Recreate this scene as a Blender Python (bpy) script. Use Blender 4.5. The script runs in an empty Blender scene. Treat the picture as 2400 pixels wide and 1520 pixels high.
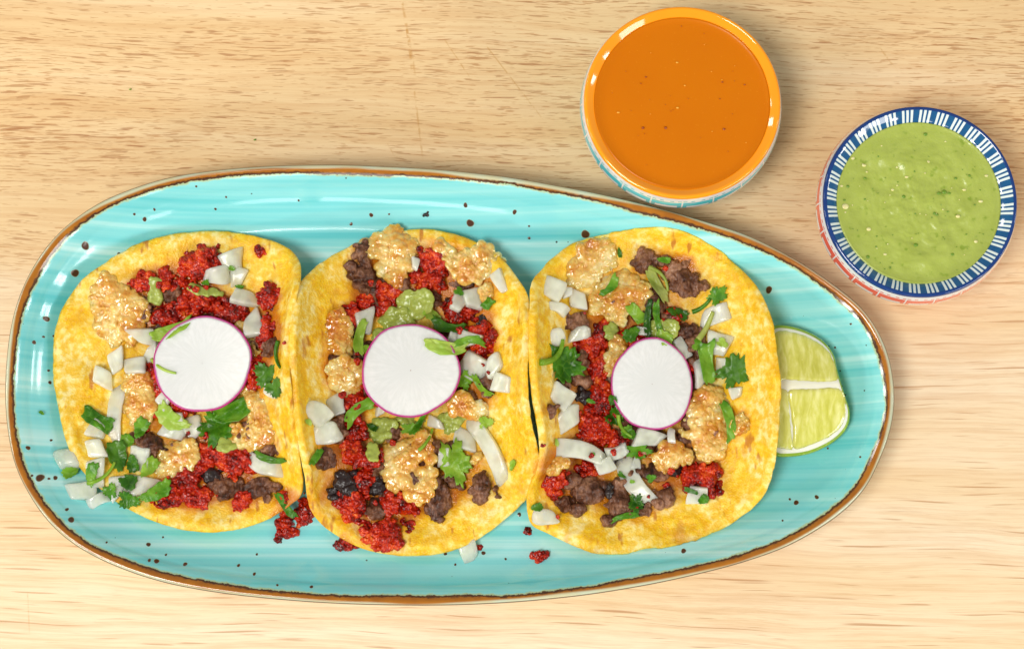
import bpy, bmesh, math, random
import numpy as np
from mathutils import Vector, Matrix

random.seed(7)
rng = np.random.default_rng(7)
S = bpy.context.scene
COL = S.collection

# ------------------------------------------------------------------ camera, world, lights, exposure
TILT = math.radians(8.0)
DIST = 0.875
FPX = 5000.0                      # focal length in photo pixels (2400 wide) = 75 mm
cam_d = bpy.data.cameras.new('camera')
cam_d.lens = 75.0; cam_d.sensor_width = 36.0; cam_d.clip_start = 0.01; cam_d.clip_end = 20
cam = bpy.data.objects.new('camera', cam_d)
cam.location = (0, -DIST * math.sin(TILT), DIST * math.cos(TILT))
cam.rotation_euler = (TILT, 0, 0)
COL.objects.link(cam); S.camera = cam

W = bpy.data.worlds.new('World'); S.world = W; W.use_nodes = True
bg = W.node_tree.nodes['Background']
bg.inputs[0].default_value = (1.0, 0.985, 0.96, 1); bg.inputs[1].default_value = 0.34

def area(name, loc, sx, sy, power, col=(1, .978, .925), target=(0, 0, 0)):
    d = bpy.data.lights.new(name, 'AREA'); d.shape = 'RECTANGLE'; d.size = sx; d.size_y = sy
    d.energy = power; d.color = col
    o = bpy.data.objects.new(name, d); o.location = loc
    o.rotation_euler = (Vector(target) - Vector(loc)).to_track_quat('-Z', 'Y').to_euler()
    COL.objects.link(o); return o
area('softbox_key', (-0.75, -0.62, 2.15), 0.72, 0.72, 37.0)
area('softbox_fill', (1.25, -1.05, 0.85), 0.60, 0.45, 8.0)
for k, (az, el, pw) in enumerate(((-83, 20, .45), (-98, 20, .45), (-128, 22, 2.6), (-136, 20, 2.6), (-152, 20, 1.6), (176, 19, 2.0), (186, 19, 2.0), (162, 19, 1.0), (148, 19, 1.0), (-54, 22, 1.0), (-30, 19, 1.2), (-14, 19, 1.2), (4, 19, 1.2))):
    az, el = math.radians(az), math.radians(el); r = 1.7
    area('wall_lamp', (r * math.cos(el) * math.cos(az), r * math.cos(el) * math.sin(az), r * math.sin(el)), .15, .15, pw)

S.view_settings.view_transform = 'Standard'; S.view_settings.look = 'None'
S.view_settings.exposure = 0.0; S.view_settings.gamma = 1.0; S.view_settings.use_curve_mapping = False
S.render.engine = 'CYCLES'
S.cycles.use_denoising = True
S.cycles.max_bounces = 8; S.cycles.transparent_max_bounces = 12
S.cycles.caustics_reflective = False; S.cycles.caustics_refractive = False

# ------------------------------------------------------------------ geometry helpers
MM = 0.001
PX = 0.175e-3                     # metres per photo pixel near the table
_c, _s = math.cos(TILT), math.sin(TILT)
CAM = np.array(cam.location)
def P(x, y, z=0.0):
    """the point at height z (metres) that lies along the view through a photo pixel"""
    x = np.asarray(x, float); y = np.asarray(y, float); z = np.asarray(z, float)
    dx = (x - 1200) / FPX; dy = -(y - 760) / FPX; dz = -np.ones_like(dx)
    wy = dy * _c - dz * _s; wz = dy * _s + dz * _c
    t = (z - CAM[2]) / wz
    return np.stack(np.broadcast_arrays(CAM[0] + dx * t, CAM[1] + wy * t, z + 0 * t), -1)

_perm = rng.permutation(256); _perm = np.concatenate([_perm, _perm, _perm])
_grad = rng.normal(size=(256, 3)); _grad /= np.linalg.norm(_grad, axis=1)[:, None]
def gnoise(p):
    p = np.asarray(p, float); i = np.floor(p).astype(int); f = p - i; i &= 255
    u = f * f * f * (f * (f * 6 - 15) + 10); out = 0
    for a in (0, 1):
        wx = u[:, 0] if a else 1 - u[:, 0]
        for b in (0, 1):
            wy = u[:, 1] if b else 1 - u[:, 1]
            for c in (0, 1):
                wz = u[:, 2] if c else 1 - u[:, 2]
                h = _perm[_perm[_perm[(i[:, 0] + a) & 255] + ((i[:, 1] + b) & 255)] + ((i[:, 2] + c) & 255)]
                g = _grad[h]
                out = out + wx * wy * wz * (g[:, 0] * (f[:, 0] - a) + g[:, 1] * (f[:, 1] - b) + g[:, 2] * (f[:, 2] - c))
    return out * 1.6
def fbm(p, octv=3, gain=.5):
    o = 0; a = 1.0
    for k in range(octv):
        o = o + a * gnoise(p * 2 ** k + 17.3 * k); a *= gain
    return o
def n1(x, seed=0):
    x = np.asarray(x, float); return gnoise(np.stack([x, 0 * x + seed * 3.17 + .5, 0 * x + .5], -1))

def new_mesh(name, verts, faces, smooth=True):
    me = bpy.data.meshes.new(name)
    me.from_pydata(np.asarray(verts).tolist(), [], [tuple(f) for f in (faces.tolist() if hasattr(faces, 'tolist') else faces)])
    if smooth: me.polygons.foreach_set('use_smooth', np.ones(len(me.polygons), bool))
    me.update(); return me
def add(name, me, mat=None, parent=None, loc=(0, 0, 0)):
    o = bpy.data.objects.new(name, me); COL.objects.link(o); o.location = loc
    if mat is not None and me is not None:
        me.materials.clear(); me.materials.append(mat)
    if parent is not None: o.parent = parent
    return o
def tag(o, label, cat, group=None, kind=None):
    o['label'] = label; o['category'] = cat
    if group: o['group'] = group
    if kind: o['kind'] = kind
    return o
def attr(me, name, data):
    a = me.attributes.new(name, 'FLOAT', 'POINT'); a.data.foreach_set('value', np.asarray(data, np.float32))
def ring_faces(nr, ns, flip=False, start=0):
    """quads of nr rings of ns points"""
    r, s = np.meshgrid(np.arange(nr - 1), np.arange(ns), indexing='ij')
    a = r * ns + s; b = r * ns + (s + 1) % ns; c = (r + 1) * ns + (s + 1) % ns; d = (r + 1) * ns + s
    q = np.stack([a, b, c, d], -1).reshape(-1, 4) + start
    return q[:, ::-1] if flip else q
def closed_spline(pts, n):
    pts = np.asarray(pts, float); m = len(pts)
    d = np.linalg.norm(np.roll(pts, -1, 0) - pts, axis=1); out = []
    cum = np.concatenate([[0], np.cumsum(d)]); t = np.linspace(0, cum[-1], n, endpoint=False)
    seg = np.clip(np.searchsorted(cum, t, 'right') - 1, 0, m - 1); u = ((t - cum[seg]) / d[seg])[:, None]
    p0, p1, p2, p3 = pts[seg - 1], pts[seg], pts[(seg + 1) % m], pts[(seg + 2) % m]
    return .5 * (2 * p1 + (p2 - p0) * u + (2 * p0 - 5 * p1 + 4 * p2 - p3) * u ** 2 + (3 * p1 - p0 - 3 * p2 + p3) * u ** 3)
def smooth_closed(a, k):
    for _ in range(k): a = .25 * np.roll(a, 1, 0) + .5 * a + .25 * np.roll(a, -1, 0)
    return a

# ------------------------------------------------------------------ material helpers
def sr(r, g, b):
    f = lambda v: (v / 255 / 12.92) if v <= 10.3 else (((v / 255) + .055) / 1.055) ** 2.4
    return (f(r), f(g), f(b), 1)
class M:
    def __init__(s, name):
        s.m = bpy.data.materials.new(name); s.m.use_nodes = True; s.t = s.m.node_tree
        s.b = s.t.nodes['Principled BSDF']; s.out = s.t.nodes['Material Output']
        s.set(**{'Specular IOR Level': .5})
    def set(s, **kw):
        for k, v in kw.items(): s.inp(s.b, k, v)
        return s
    def inp(s, node, k, v):
        i = node.inputs[k]
        if hasattr(v, 'is_output') or isinstance(v, bpy.types.NodeSocket): s.t.links.new(v, i)
        else: i.default_value = v
    def n(s, typ, out=0, props=None, **kw):
        nd = s.t.nodes.new('ShaderNode' + typ)
        for k, v in (props or {}).items(): setattr(nd, k, v)
        for k, v in kw.items():
            k2 = int(k[1:]) if k[0] == '_' else k
            s.inp(nd, k2, v)
        return nd.outputs[out]
    def coord(s, kind='Object'): return s.n('TexCoord', kind)
    def mapping(s, v, scale=(1, 1, 1), rot=(0, 0, 0), loc=(0, 0, 0)):
        return s.n('Mapping', 0, None, Vector=v, Scale=scale, Rotation=rot, Location=loc)
    def noise(s, v, scale, detail=2, rough=.5, dist=0, out=0):
        return s.n('TexNoise', out, None, Vector=v, Scale=scale, Detail=detail, Roughness=rough, Distortion=dist)
    def vor(s, v, scale, out='Distance', feature='F1', rnd=1):
        return s.n('TexVoronoi', out, {'feature': feature}, Vector=v, Scale=scale, Randomness=rnd)
    def ramp(s, f, stops, interp='LINEAR'):
        nd = s.t.nodes.new('ShaderNodeValToRGB'); s.t.links.new(f, nd.inputs[0]); e = nd.color_ramp.elements
        nd.color_ramp.interpolation = interp
        while len(e) < len(stops): e.new(.5)
        for el, (p, c) in zip(e, stops):
            el.position = p; el.color = c if isinstance(c, tuple) else (c, c, c, 1)
        return nd.outputs[0]
    def math(s, op, a, b=0.0, c=None, clamp=False):
        nd = s.t.nodes.new('ShaderNodeMath'); nd.operation = op; nd.use_clamp = clamp
        s.inp(nd, 0, a); s.inp(nd, 1, b)
        if c is not None: s.inp(nd, 2, c)
        return nd.outputs[0]
    def mix(s, f, a, b, mode='MIX'):
        nd = s.t.nodes.new('ShaderNodeMix'); nd.data_type = 'RGBA'; nd.blend_type = mode
        s.inp(nd, 0, f); s.inp(nd, 6, a); s.inp(nd, 7, b); return nd.outputs[2]
    def at(s, name):
        return s.n('Attribute', 'Fac', {'attribute_name': name})
    def bump(s, h, strength=.5, dist=.0005, normal=None):
        kw = dict(Height=h, Strength=strength, Distance=dist)
        if normal is not None: kw['Normal'] = normal
        return s.n('Bump', 0, None, **kw)
    def rnd_coord(s):
        c = s.coord(); r = s.n('ObjectInfo', 'Random')
        k = s.math('MULTIPLY', r, 7.0)
        nd = s.t.nodes.new('ShaderNodeVectorMath'); nd.operation = 'ADD'
        s.t.links.new(c, nd.inputs[0]); s.t.links.new(k, nd.inputs[1]); return nd.outputs[0]
    def smooth(s, v, a, b):
        return s.n('MapRange', 0, {'interpolation_type': 'SMOOTHSTEP'}, Value=v, **{'From Min': a, 'From Max': b, 'To Min': 0.0, 'To Max': 1.0})

# ------------------------------------------------------------------ table
def wood_material():
    m = M('rubberwood'); c = m.coord()
    v0 = m.mapping(c, rot=(0, 0, math.radians(1.6)))
    # gentle waviness of the grain
    warp = m.noise(m.mapping(v0, scale=(9, 22, 1)), 1.0, 2)
    wv = m.n('CombineXYZ', 0, None, X=0.0, Y=m.math('MULTIPLY', m.math('SUBTRACT', warp, .5), .010), Z=0.0)
    nd = m.t.nodes.new('ShaderNodeVectorMath'); nd.operation = 'ADD'
    m.t.links.new(v0, nd.inputs[0]); m.t.links.new(wv, nd.inputs[1]); v = nd.outputs[0]
    sep = m.t.nodes.new('ShaderNodeSeparateXYZ'); m.t.links.new(v0, sep.inputs[0])
    # band selector: short-pored boards at the far side, long fine grain at the near side
    ym = m.math('ADD', sep.outputs[1], m.math('MULTIPLY', m.math('SUBTRACT', m.noise(m.mapping(v0, scale=(3, 9, 1)), 1.0, 1), .5), .10))
    far = m.smooth(ym, -.01, .055)
    broad = m.noise(m.mapping(v, scale=(2.2, 26, 1)), 1.0, 3, .55)
    fine = m.noise(m.mapping(v, scale=(14, 420, 1)), 1.0, 3, .6)
    colA = m.ramp(broad, [(.30, sr(226, 187, 131)), (.5, sr(236, 204, 154)), (.70, sr(242, 218, 178))])
    colB = m.ramp(broad, [(.30, sr(234, 204, 158)), (.5, sr(240, 216, 178)), (.70, sr(244, 226, 196))])
    base = m.mix(far, colB, colA)
    base = m.mix(m.math('MULTIPLY', m.smooth(fine, .42, .66), .30), base, sr(206, 154, 98))
    fib = m.noise(m.mapping(v, scale=(40, 2600, 1), loc=(2, 2, 0)), 1.0, 2, .6)
    base = m.mix(m.math('MULTIPLY', m.smooth(fib, .48, .68), .22), base, sr(204, 156, 104))
    # short dark pores, three sizes, denser in some bands
    amt = m.noise(m.mapping(v, scale=(6, 34, 1)), 1.0, 2)
    am = m.math('MULTIPLY', m.math('SUBTRACT', amt, .5), .30)
    def pores(sx, sy, th, soft, loc):
        n_ = m.noise(m.mapping(v, scale=(sx, sy, 1), loc=loc), 1.0, 2, .5, .25)
        return m.smooth(m.math('ADD', n_, am), th, th + soft)
    farm = m.math('ADD', m.math('MULTIPLY', far, .85), .12)
    s1 = m.math('MULTIPLY', pores(75, 1000, .61, .05, (0, 0, 0)), farm)
    s1b = m.math('MULTIPLY', pores(130, 1700, .58, .08, (3, 1, 0)), farm)
    s1c = m.math('MULTIPLY', pores(46, 640, .65, .05, (7, 5, 0)), farm)
    # long thin lines
    p2 = m.noise(m.mapping(v, scale=(16, 560, 1), loc=(0, .37, 0)), 1.0, 1, .5, .15)
    p3 = m.noise(m.mapping(v, scale=(34, 900, 1), loc=(1, .77, 0)), 1.0, 1, .5, .15)
    near = m.math('SUBTRACT', 1.0, m.math('MULTIPLY', far, .75))
    s2 = m.math('MULTIPLY', m.math('MAXIMUM', m.smooth(p2, .655, .73), m.math('MULTIPLY', m.smooth(p3, .66, .74), .8)), near)
    dark = m.mix(m.noise(c, 60, 1), sr(158, 100, 52), sr(182, 126, 70))
    col = m.mix(m.math('MULTIPLY', s1, .58), base, dark)
    col = m.mix(m.math('MULTIPLY', s1b, .62), col, sr(186, 128, 74))
    col = m.mix(m.math('MULTIPLY', s1c, .62), col, sr(166, 106, 58))
    col = m.mix(m.math('MULTIPLY', s2, .62), col, sr(174, 112, 58))
    # old knife marks
    sx = m.t.nodes.new('ShaderNodeSeparateXYZ'); m.t.links.new(c, sx.inputs[0])
    X, Y = sx.outputs[0], sx.outputs[1]
    for (xa, ya, xb, yb, w, k) in ((942, 0, 975, 190, .00055, .55), (952, 60, 992, 380, .0004, .5), (1040, 90, 1110, 195, .0003, .5),
                                   (1130, 95, 1280, 290, .0003, .5), (2060, 110, 2110, 175, .0004, .5), (64, 1380, 70, 1500, .0003, .3), (905, 330, 930, 376, .0003, .5)):
        a, b = P(xa, ya), P(xb, yb); d = (b - a)[:2]; L = np.linalg.norm(d); d /= L
        dist = m.math('ABSOLUTE', m.math('ADD', m.math('MULTIPLY', m.math('SUBTRACT', X, float(a[0])), float(-d[1])), m.math('MULTIPLY', m.math('SUBTRACT', Y, float(a[1])), float(d[0]))))
        al = m.math('ADD', m.math('MULTIPLY', m.math('SUBTRACT', X, float(a[0])), float(d[0])), m.math('MULTIPLY', m.math('SUBTRACT', Y, float(a[1])), float(d[1])))
        msk = m.math('MULTIPLY', m.math('SUBTRACT', 1.0, m.smooth(dist, w * .2, w * 1.6)), m.math('MULTIPLY', m.smooth(al, 0, .002), m.math('SUBTRACT', 1.0, m.smooth(al, float(L) - .008, float(L)))))
        msk = m.math('MULTIPLY', msk, m.smooth(m.noise(c, 500, 2), .35, .6))
        col = m.mix(m.math('MULTIPLY', msk, k), col, sr(196, 138, 60))
    h = m.math('SUBTRACT', m.math('MULTIPLY', fine, .3), m.math('ADD', s1, m.math('MULTIPLY', s2, .6)))
    m.set(**{'Base Color': col, 'Roughness': m.math('ADD', .46, m.math('MULTIPLY', fine, .2)), 'Specular IOR Level': .35,
             'Normal': m.bump(h, .35, .00025)})
    return m.m
bm = bmesh.new(); bmesh.ops.create_cube(bm, size=1.0)
bmesh.ops.scale(bm, vec=(1.0, .8, .03), verts=bm.verts)
bmesh.ops.bevel(bm, geom=bm.edges[:], offset=.003, segments=3, affect='EDGES')
me = bpy.data.meshes.new('table'); bm.to_mesh(me); bm.free()
table = add('table_top', me, wood_material(), loc=(0, 0, -.015)); table['kind'] = 'structure'
table['label'] = 'pale wooden table top with fine brown grain'

# ------------------------------------------------------------------ heightfield used to rest things on each other
HC = .0005; HX0, HY0 = -.22, -.16; HNX, HNY = 880, 640
H = np.zeros((HNY, HNX))
_bar = np.array([(a, b, 1 - a - b) for a in np.linspace(0, 1, 5) for b in np.linspace(0, 1, 5) if a + b <= 1.0001])
def cell(xy):
    return (np.clip(((xy[..., 1] - HY0) / HC).astype(int), 0, HNY - 1), np.clip(((xy[..., 0] - HX0) / HC).astype(int), 0, HNX - 1))
def stamp(v, faces):
    v = np.asarray(v); f = np.asarray([q[:3] for q in faces]); g = np.asarray([(q[0], q[2], q[3]) for q in faces if len(q) > 3])
    tri = np.concatenate([f, g]) if len(g) else f
    p = np.einsum('kb,nbc->nkc', _bar, v[tri]).reshape(-1, 3)
    i, j = cell(p); np.maximum.at(H, (i, j), p[:, 2])
def stamp_obj(o):
    me = o.data; n = len(me.vertices); v = np.empty(n * 3); me.vertices.foreach_get('co', v); v = v.reshape(-1, 3)
    mw = np.array(o.matrix_basis); v = v @ mw[:3, :3].T + mw[:3, 3]
    stamp(v, [tuple(p.vertices) for p in me.polygons])
def blur(a, k):
    for ax in (0, 1):
        for _ in range(2):
            c = np.cumsum(np.concatenate([np.repeat(np.take(a, [0], ax), k + 1, ax), a, np.repeat(np.take(a, [-1], ax), k, ax)], ax), ax)
            n = a.shape[ax]
            a = (np.take(c, range(2 * k + 1, 2 * k + 1 + n), ax) - np.take(c, range(0, n), ax)) / (2 * k + 1)
    return a
def sampleH(A, xy):
    x = np.clip((xy[..., 0] - HX0) / HC - .5, 0, HNX - 1.001); y = np.clip((xy[..., 1] - HY0) / HC - .5, 0, HNY - 1.001)
    i, j = y.astype(int), x.astype(int); u, v = x - j, y - i
    return (A[i, j] * (1 - u) + A[i, j + 1] * u) * (1 - v) + (A[i + 1, j] * (1 - u) + A[i + 1, j + 1] * u) * v

# ------------------------------------------------------------------ plate
PLATE = [(12, 880), (20, 790), (38, 710), (72, 632), (122, 560), (178, 510), (250, 465), (375, 420), (490, 400), (600, 390), (700, 386), (800, 385),
 (900, 389), (1000, 394), (1100, 403), (1200, 415), (1300, 433), (1400, 452), (1500, 475), (1590, 499), (1660, 520), (1753, 550), (1860, 604), (1930, 648), (1982, 687),
 (2025, 724), (2067, 788), (2090, 857), (2098, 925), (2095, 970), (2084, 1025), (2056, 1092), (2035, 1135), (2000, 1178), (1940, 1226), (1850, 1278), (1775, 1306), (1700, 1329),
 (1550, 1364), (1400, 1390), (1300, 1402), (1200, 1411), (1100, 1416), (1000, 1418), (900, 1417), (800, 1414), (700, 1408), (554, 1394), (437, 1376), (350, 1355),
 (262, 1323), (187, 1285), (131, 1242), (87, 1190), (52, 1130), (29, 1075), (16, 1000), (11, 940)]
NS = 480
RIMZ = 23 * MM
_o = np.array(PLATE, float)
pl = smooth_closed(closed_spline(P(_o[:, 0], _o[:, 1], RIMZ)[:, :2], NS), 14)
tg = np.roll(pl, -1, 0) - np.roll(pl, 1, 0); tg /= np.linalg.norm(tg, axis=1)[:, None]
nrm = np.stack([-tg[:, 1], tg[:, 0]], -1)
if np.mean(np.sum(nrm * (pl.mean(0) - pl), 1)) < 0: nrm = -nrm
# profile: distance inward from the outline (mm), height (mm)
prof_in = np.array([(0.0, 22.4), (.35, 23.0), (.9, 23.4), (1.6, 23.45), (2.4, 23.1), (3.4, 22.3), (4.6, 21.2), (6.0, 19.7), (8, 17.4), (11, 14.2), (14.5, 11.2), (18.5, 8.7), (23, 7.0), (28, 6.2), (34, 6.0)])
_dd = np.concatenate([np.arange(0, 8, .5), np.arange(8, 34.1, 1.0)])
_zz = np.interp(_dd, prof_in[:, 0], prof_in[:, 1])
_sm = np.convolve(np.pad(_zz, 2, mode='edge'), [.1, .2, .4, .2, .1], 'valid'); _zz[6:] = _sm[6:]
def plate_z(d):       # d in metres
    return np.interp(d / MM, _dd, _zz) * MM
cen = np.array(P(1030, 905, 6 * MM)[:2])
rows, rimd = [], []
for d, z in zip(_dd, _zz):
    rows.append(np.c_[pl + nrm * d * MM, np.full(NS, z * MM)]); rimd.append(np.full(NS, d))
inner = pl + nrm * _dd[-1] * MM
for k in (.85, .65, .4, .15, .02):
    rows.append(np.c_[cen + (inner - cen) * k, np.full(NS, 6.0 * MM)]); rimd.append(np.full(NS, 40.0))
under = [(0.05, 21.6), (.5, 20.6), (2.5, 18.6), (6, 15), (11, 10.4), (17, 5.6), (24, 2.6), (30, 1.2), (31, .1), (34, .1), (35, 1.6), (40, 1.8)]
ur = []
for d, z in under: ur.append(np.c_[pl + nrm * d * MM, np.full(NS, z * MM)])
for k in (.6, .02): ur.append(np.c_[cen + (pl + nrm * .040 - cen) * k, np.full(NS, 1.8 * MM)])
NRIM = 13     # rings belonging to the rim part
def plate_material():
    m = M('turquoise_reactive_glaze'); c = m.coord(); d = m.at('rimd')
    wob = m.math('MULTIPLY', m.math('SUBTRACT', m.noise(c, 380, 4, .7), .5), 2.6)
    wob2 = m.math('MULTIPLY', m.math('SUBTRACT', m.noise(c, 30, 3), .5), 4.2)
    wob3 = m.math('MULTIPLY', m.math('SUBTRACT', m.noise(m.mapping(c, loc=(5, 2, 1)), 15, 2), .5), 5.5)
    dd = m.math('ADD', d, wob); e = m.math('ADD', m.math('ADD', dd, wob2), 0.0)
    str_ = m.noise(m.mapping(c, scale=(3.0, 240, 3), rot=(0, 0, math.radians(.8))), 1.0, 3, .55)
    str2 = m.noise(m.mapping(c, scale=(2.0, 60, 3), loc=(2, 7, 0), rot=(0, 0, math.radians(1.0))), 1.0, 3, .6)
    sc = m.math('ADD', m.math('MULTIPLY', str_, .55), m.math('MULTIPLY', str2, .45))
    blue = m.ramp(sc, [(.36, sr(96, 200, 205)), (.46, sr(128, 213, 216)), (.54, sr(150, 222, 222)), (.64, sr(194, 237, 235))])
    spk = m.vor(c, 210, 'Distance'); spr = m.vor(c, 210, 'Color')
    sep = m.t.nodes.new('ShaderNodeSeparateColor'); m.t.links.new(spr, sep.inputs[0])
    spm = m.math('MULTIPLY', m.math('LESS_THAN', spk, m.math('MULTIPLY', sep.outputs[1], .10)), m.math('GREATER_THAN', sep.outputs[0], .72))
    blue = m.mix(spm, blue, sr(70, 92, 84))
    cream = m.mix(m.noise(c, 120, 3), sr(206, 186, 128), sr(186, 208, 192))
    amber = m.mix(m.noise(m.mapping(c, loc=(1, 4, 2)), 160, 3), sr(190, 122, 24), sr(136, 72, 12))
    brown = m.mix(m.noise(m.mapping(c, loc=(3, 4, 2)), 240, 2), sr(50, 30, 14), sr(98, 58, 28))
    f1 = m.smooth(m.math('ADD', d, wob3), 1.0, 2.1)              # cream -> amber
    e2 = m.math('ADD', d, m.math('ADD', m.math('MULTIPLY', wob, .8), m.math('MULTIPLY', wob2, .75)))
    f2 = m.smooth(e2, 2.5, 3.15)               # amber -> brown
    f3 = m.smooth(e2, 3.5, 3.75)               # brown -> halo
    f4 = m.smooth(e2, 3.75, 4.5)               # halo -> turquoise
    col = m.mix(f1, cream, amber); col = m.mix(f2, col, brown)
    col = m.mix(f3, col, sr(176, 196, 150)); col = m.mix(f4, col, blue)
    edge = m.smooth(d, .15, .6)
    col = m.mix(edge, sr(74, 52, 34), col)
    m.set(**{'Base Color': col, 'Roughness': .12, 'Specular IOR Level': .5, 'Coat Weight': .3, 'Coat Roughness': .05,
             'Normal': m.bump(m.math('ADD', str_, m.math('MULTIPLY', m.noise(c, 60, 2), .6)), .10, .0004)})
    return m.m
MPLATE = plate_material()
def ring_obj(name, rws, dat, mat, flip=False, cap=True, parent=None):
    v = np.concatenate(rws); f = ring_faces(len(rws), NS, flip).tolist()
    if cap: f.append(list(range((len(rws) - 1) * NS, len(rws) * NS))[::1 if not flip else -1])
    me = new_mesh(name, v, f); attr(me, 'rimd', np.concatenate(dat)); return add(name, me, mat, parent)
area2 = np.sum(pl[:, 0] * np.roll(pl[:, 1], -1) - np.roll(pl[:, 0], -1) * pl[:, 1])
FL = area2 < 0
plate = bpy.data.objects.new('serving_plate', None); COL.objects.link(plate)
tag(plate, 'long egg-shaped turquoise glazed serving plate with brown rim holding the tacos', 'plate')
well = ring_obj('well', rows[NRIM - 1:], rimd[NRIM - 1:], MPLATE, FL, True, plate)
rim = ring_obj('rim', ur[:3][::-1] + rows[:NRIM], [np.full(NS, 0.0)] * 3 + rimd[:NRIM], MPLATE, FL, False, plate)
rim['label'] = 'cream and amber brown rim of the plate'
ring_obj('underside', ur[2:], [np.full(NS, .9)] * len(ur[2:]), MPLATE, not FL, True, plate)
stamp(np.concatenate(rows), ring_faces(len(rows), NS).tolist())
# fill of the plate floor in the heightfield
from_floor = (H == 0)
yy, xx = np.meshgrid(HY0 + (np.arange(HNY) + .5) * HC, HX0 + (np.arange(HNX) + .5) * HC, indexing='ij')
def inside(poly, x, y):
    r = np.zeros(np.shape(x), bool); j = len(poly) - 1
    for i in range(len(poly)):
        (xi, yi), (xj, yj) = poly[i], poly[j]
        cnd = ((yi > y) != (yj > y)) & (x < (xj - xi) * (y - yi) / (yj - yi + 1e-15) + xi); r ^= cnd; j = i
    return r
H[inside(pl[::4], xx, yy) & (H < 6 * MM)] = 6 * MM
_plf = closed_spline(pl, NS * 3)
def plate_dist(xy):
    out = np.empty(len(xy))
    for k in range(0, len(xy), 3000):
        q = xy[k:k + 3000]
        out[k:k + 3000] = np.sqrt(np.maximum((q * q).sum(1)[:, None] + (_plf * _plf).sum(1)[None] - 2 * q @ _plf.T, 0).min(1))
    return out

# brown glaze spots
def spot_material():
    m = M('brown_glaze_spot'); r = m.at('rr'); c = m.rnd_coord()
    col = m.mix(m.noise(c, 900, 2), sr(92, 54, 36), sr(66, 40, 28))
    col = m.mix(m.smooth(r, .74, .86), col, sr(120, 104, 78)); col = m.mix(m.smooth(r, .88, 1.0), col, sr(168, 214, 200))
    m.set(**{'Base Color': col, 'Roughness': .2}); return m.m
MSPOT = spot_material()
SPOTS = [(200, 576, 9), (176, 640, 9), (109, 747, 7), (339, 514, 5), (315, 502, 3), (362, 491, 3), (279, 595, 4), (460, 437, 2.5), (94, 1119, 9), (130, 1119, 5),
 (115, 1121, 3), (75, 1114, 3), (66, 1049, 5), (120, 1031, 3), (157, 1193, 4), (167, 1217, 7), (348, 1275, 5.2), (367, 1314, 6), (350, 1312, 4), (434, 1321, 5), (389, 1299, 3),
 (559, 1324, 4), (596, 1344, 4), (602, 1298, 3), (250, 1270, 2.5), (382, 1258, 2.5), (1091, 481, 5.2), (1102, 523, 9), (1206, 497, 5.2), (870, 504, 5), (823, 525, 4), (912, 502, 2.5),
 (1240, 558, 3.5), (1372, 549, 10), (1802, 679, 8), (1866, 1177, 6), (1914, 1164, 5), (1851, 1169, 3), (1602, 1290, 6), (1834, 1219, 2.5), (1217, 1205, 5), (1044, 1297, 4), (1133, 1295, 5),
 (1185, 1309, 3), (1067, 1322, 3), (102, 789, 3), (126, 787, 3), (80, 802, 4.5), (114, 868, 3), (117, 896, 4), (1972, 905, 3), (1980, 925, 2.5), (1986, 953, 3.5), (1957, 814, 2.5), (1994, 759, 2.5),
 (730, 1374, 4), (650, 1370, 3), (620, 690, 3), (1240, 530, 2.5), (2016, 1070, 2.5), (1940, 1050, 2.5), (700, 470, 2.5), (530, 462, 2.5), (505, 490, 3)]
def spot_geo(x, y, r):
    z = 12 * MM
    for _ in range(12):
        w = P(x, y, z); dd = plate_dist(w[None, :2])[0] if inside(pl[::4], w[0], w[1]) else 0.0
        z = .6 * z + .4 * float(plate_z(dd))
    w = P(x, y, z)
    ns, nr = 18, 4; v = []; rr = []
    for k in range(nr + 1):
        q = k / nr
        for a in range(ns):
            t = 2 * math.pi * a / ns; R = r * PX * q * (1 + .10 * math.sin(2 * t + x) + .05 * math.sin(3 * t + y))
            v.append((w[0] + R * math.cos(t), w[1] + R * math.sin(t))); rr.append(q)
    v = np.array(v); zz = plate_z(plate_dist(v)) + (.00010 + .00014 * (1 - np.array(rr) ** 2))
    f = ring_faces(nr + 1, ns).tolist()
    return np.c_[v, zz], f, rr
sv, sf, srr = [], [], []
for (x, y, r) in SPOTS:
    v, f, rr = spot_geo(x, y, r * .98)
    if r >= 4.5:
        me = new_mesh('glaze_spot', v, f); attr(me, 'rr', rr); add('glaze_spot', me, MSPOT, plate)
    else:
        o = sum(len(q) for q in sv); sv.append(v); srr += rr; sf += [[i + o for i in q] for q in f]
me = new_mesh('speckles', np.concatenate(sv), sf); attr(me, 'rr', srr); o = add('speckles', me, MSPOT, plate); o['kind'] = 'stuff'

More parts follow.
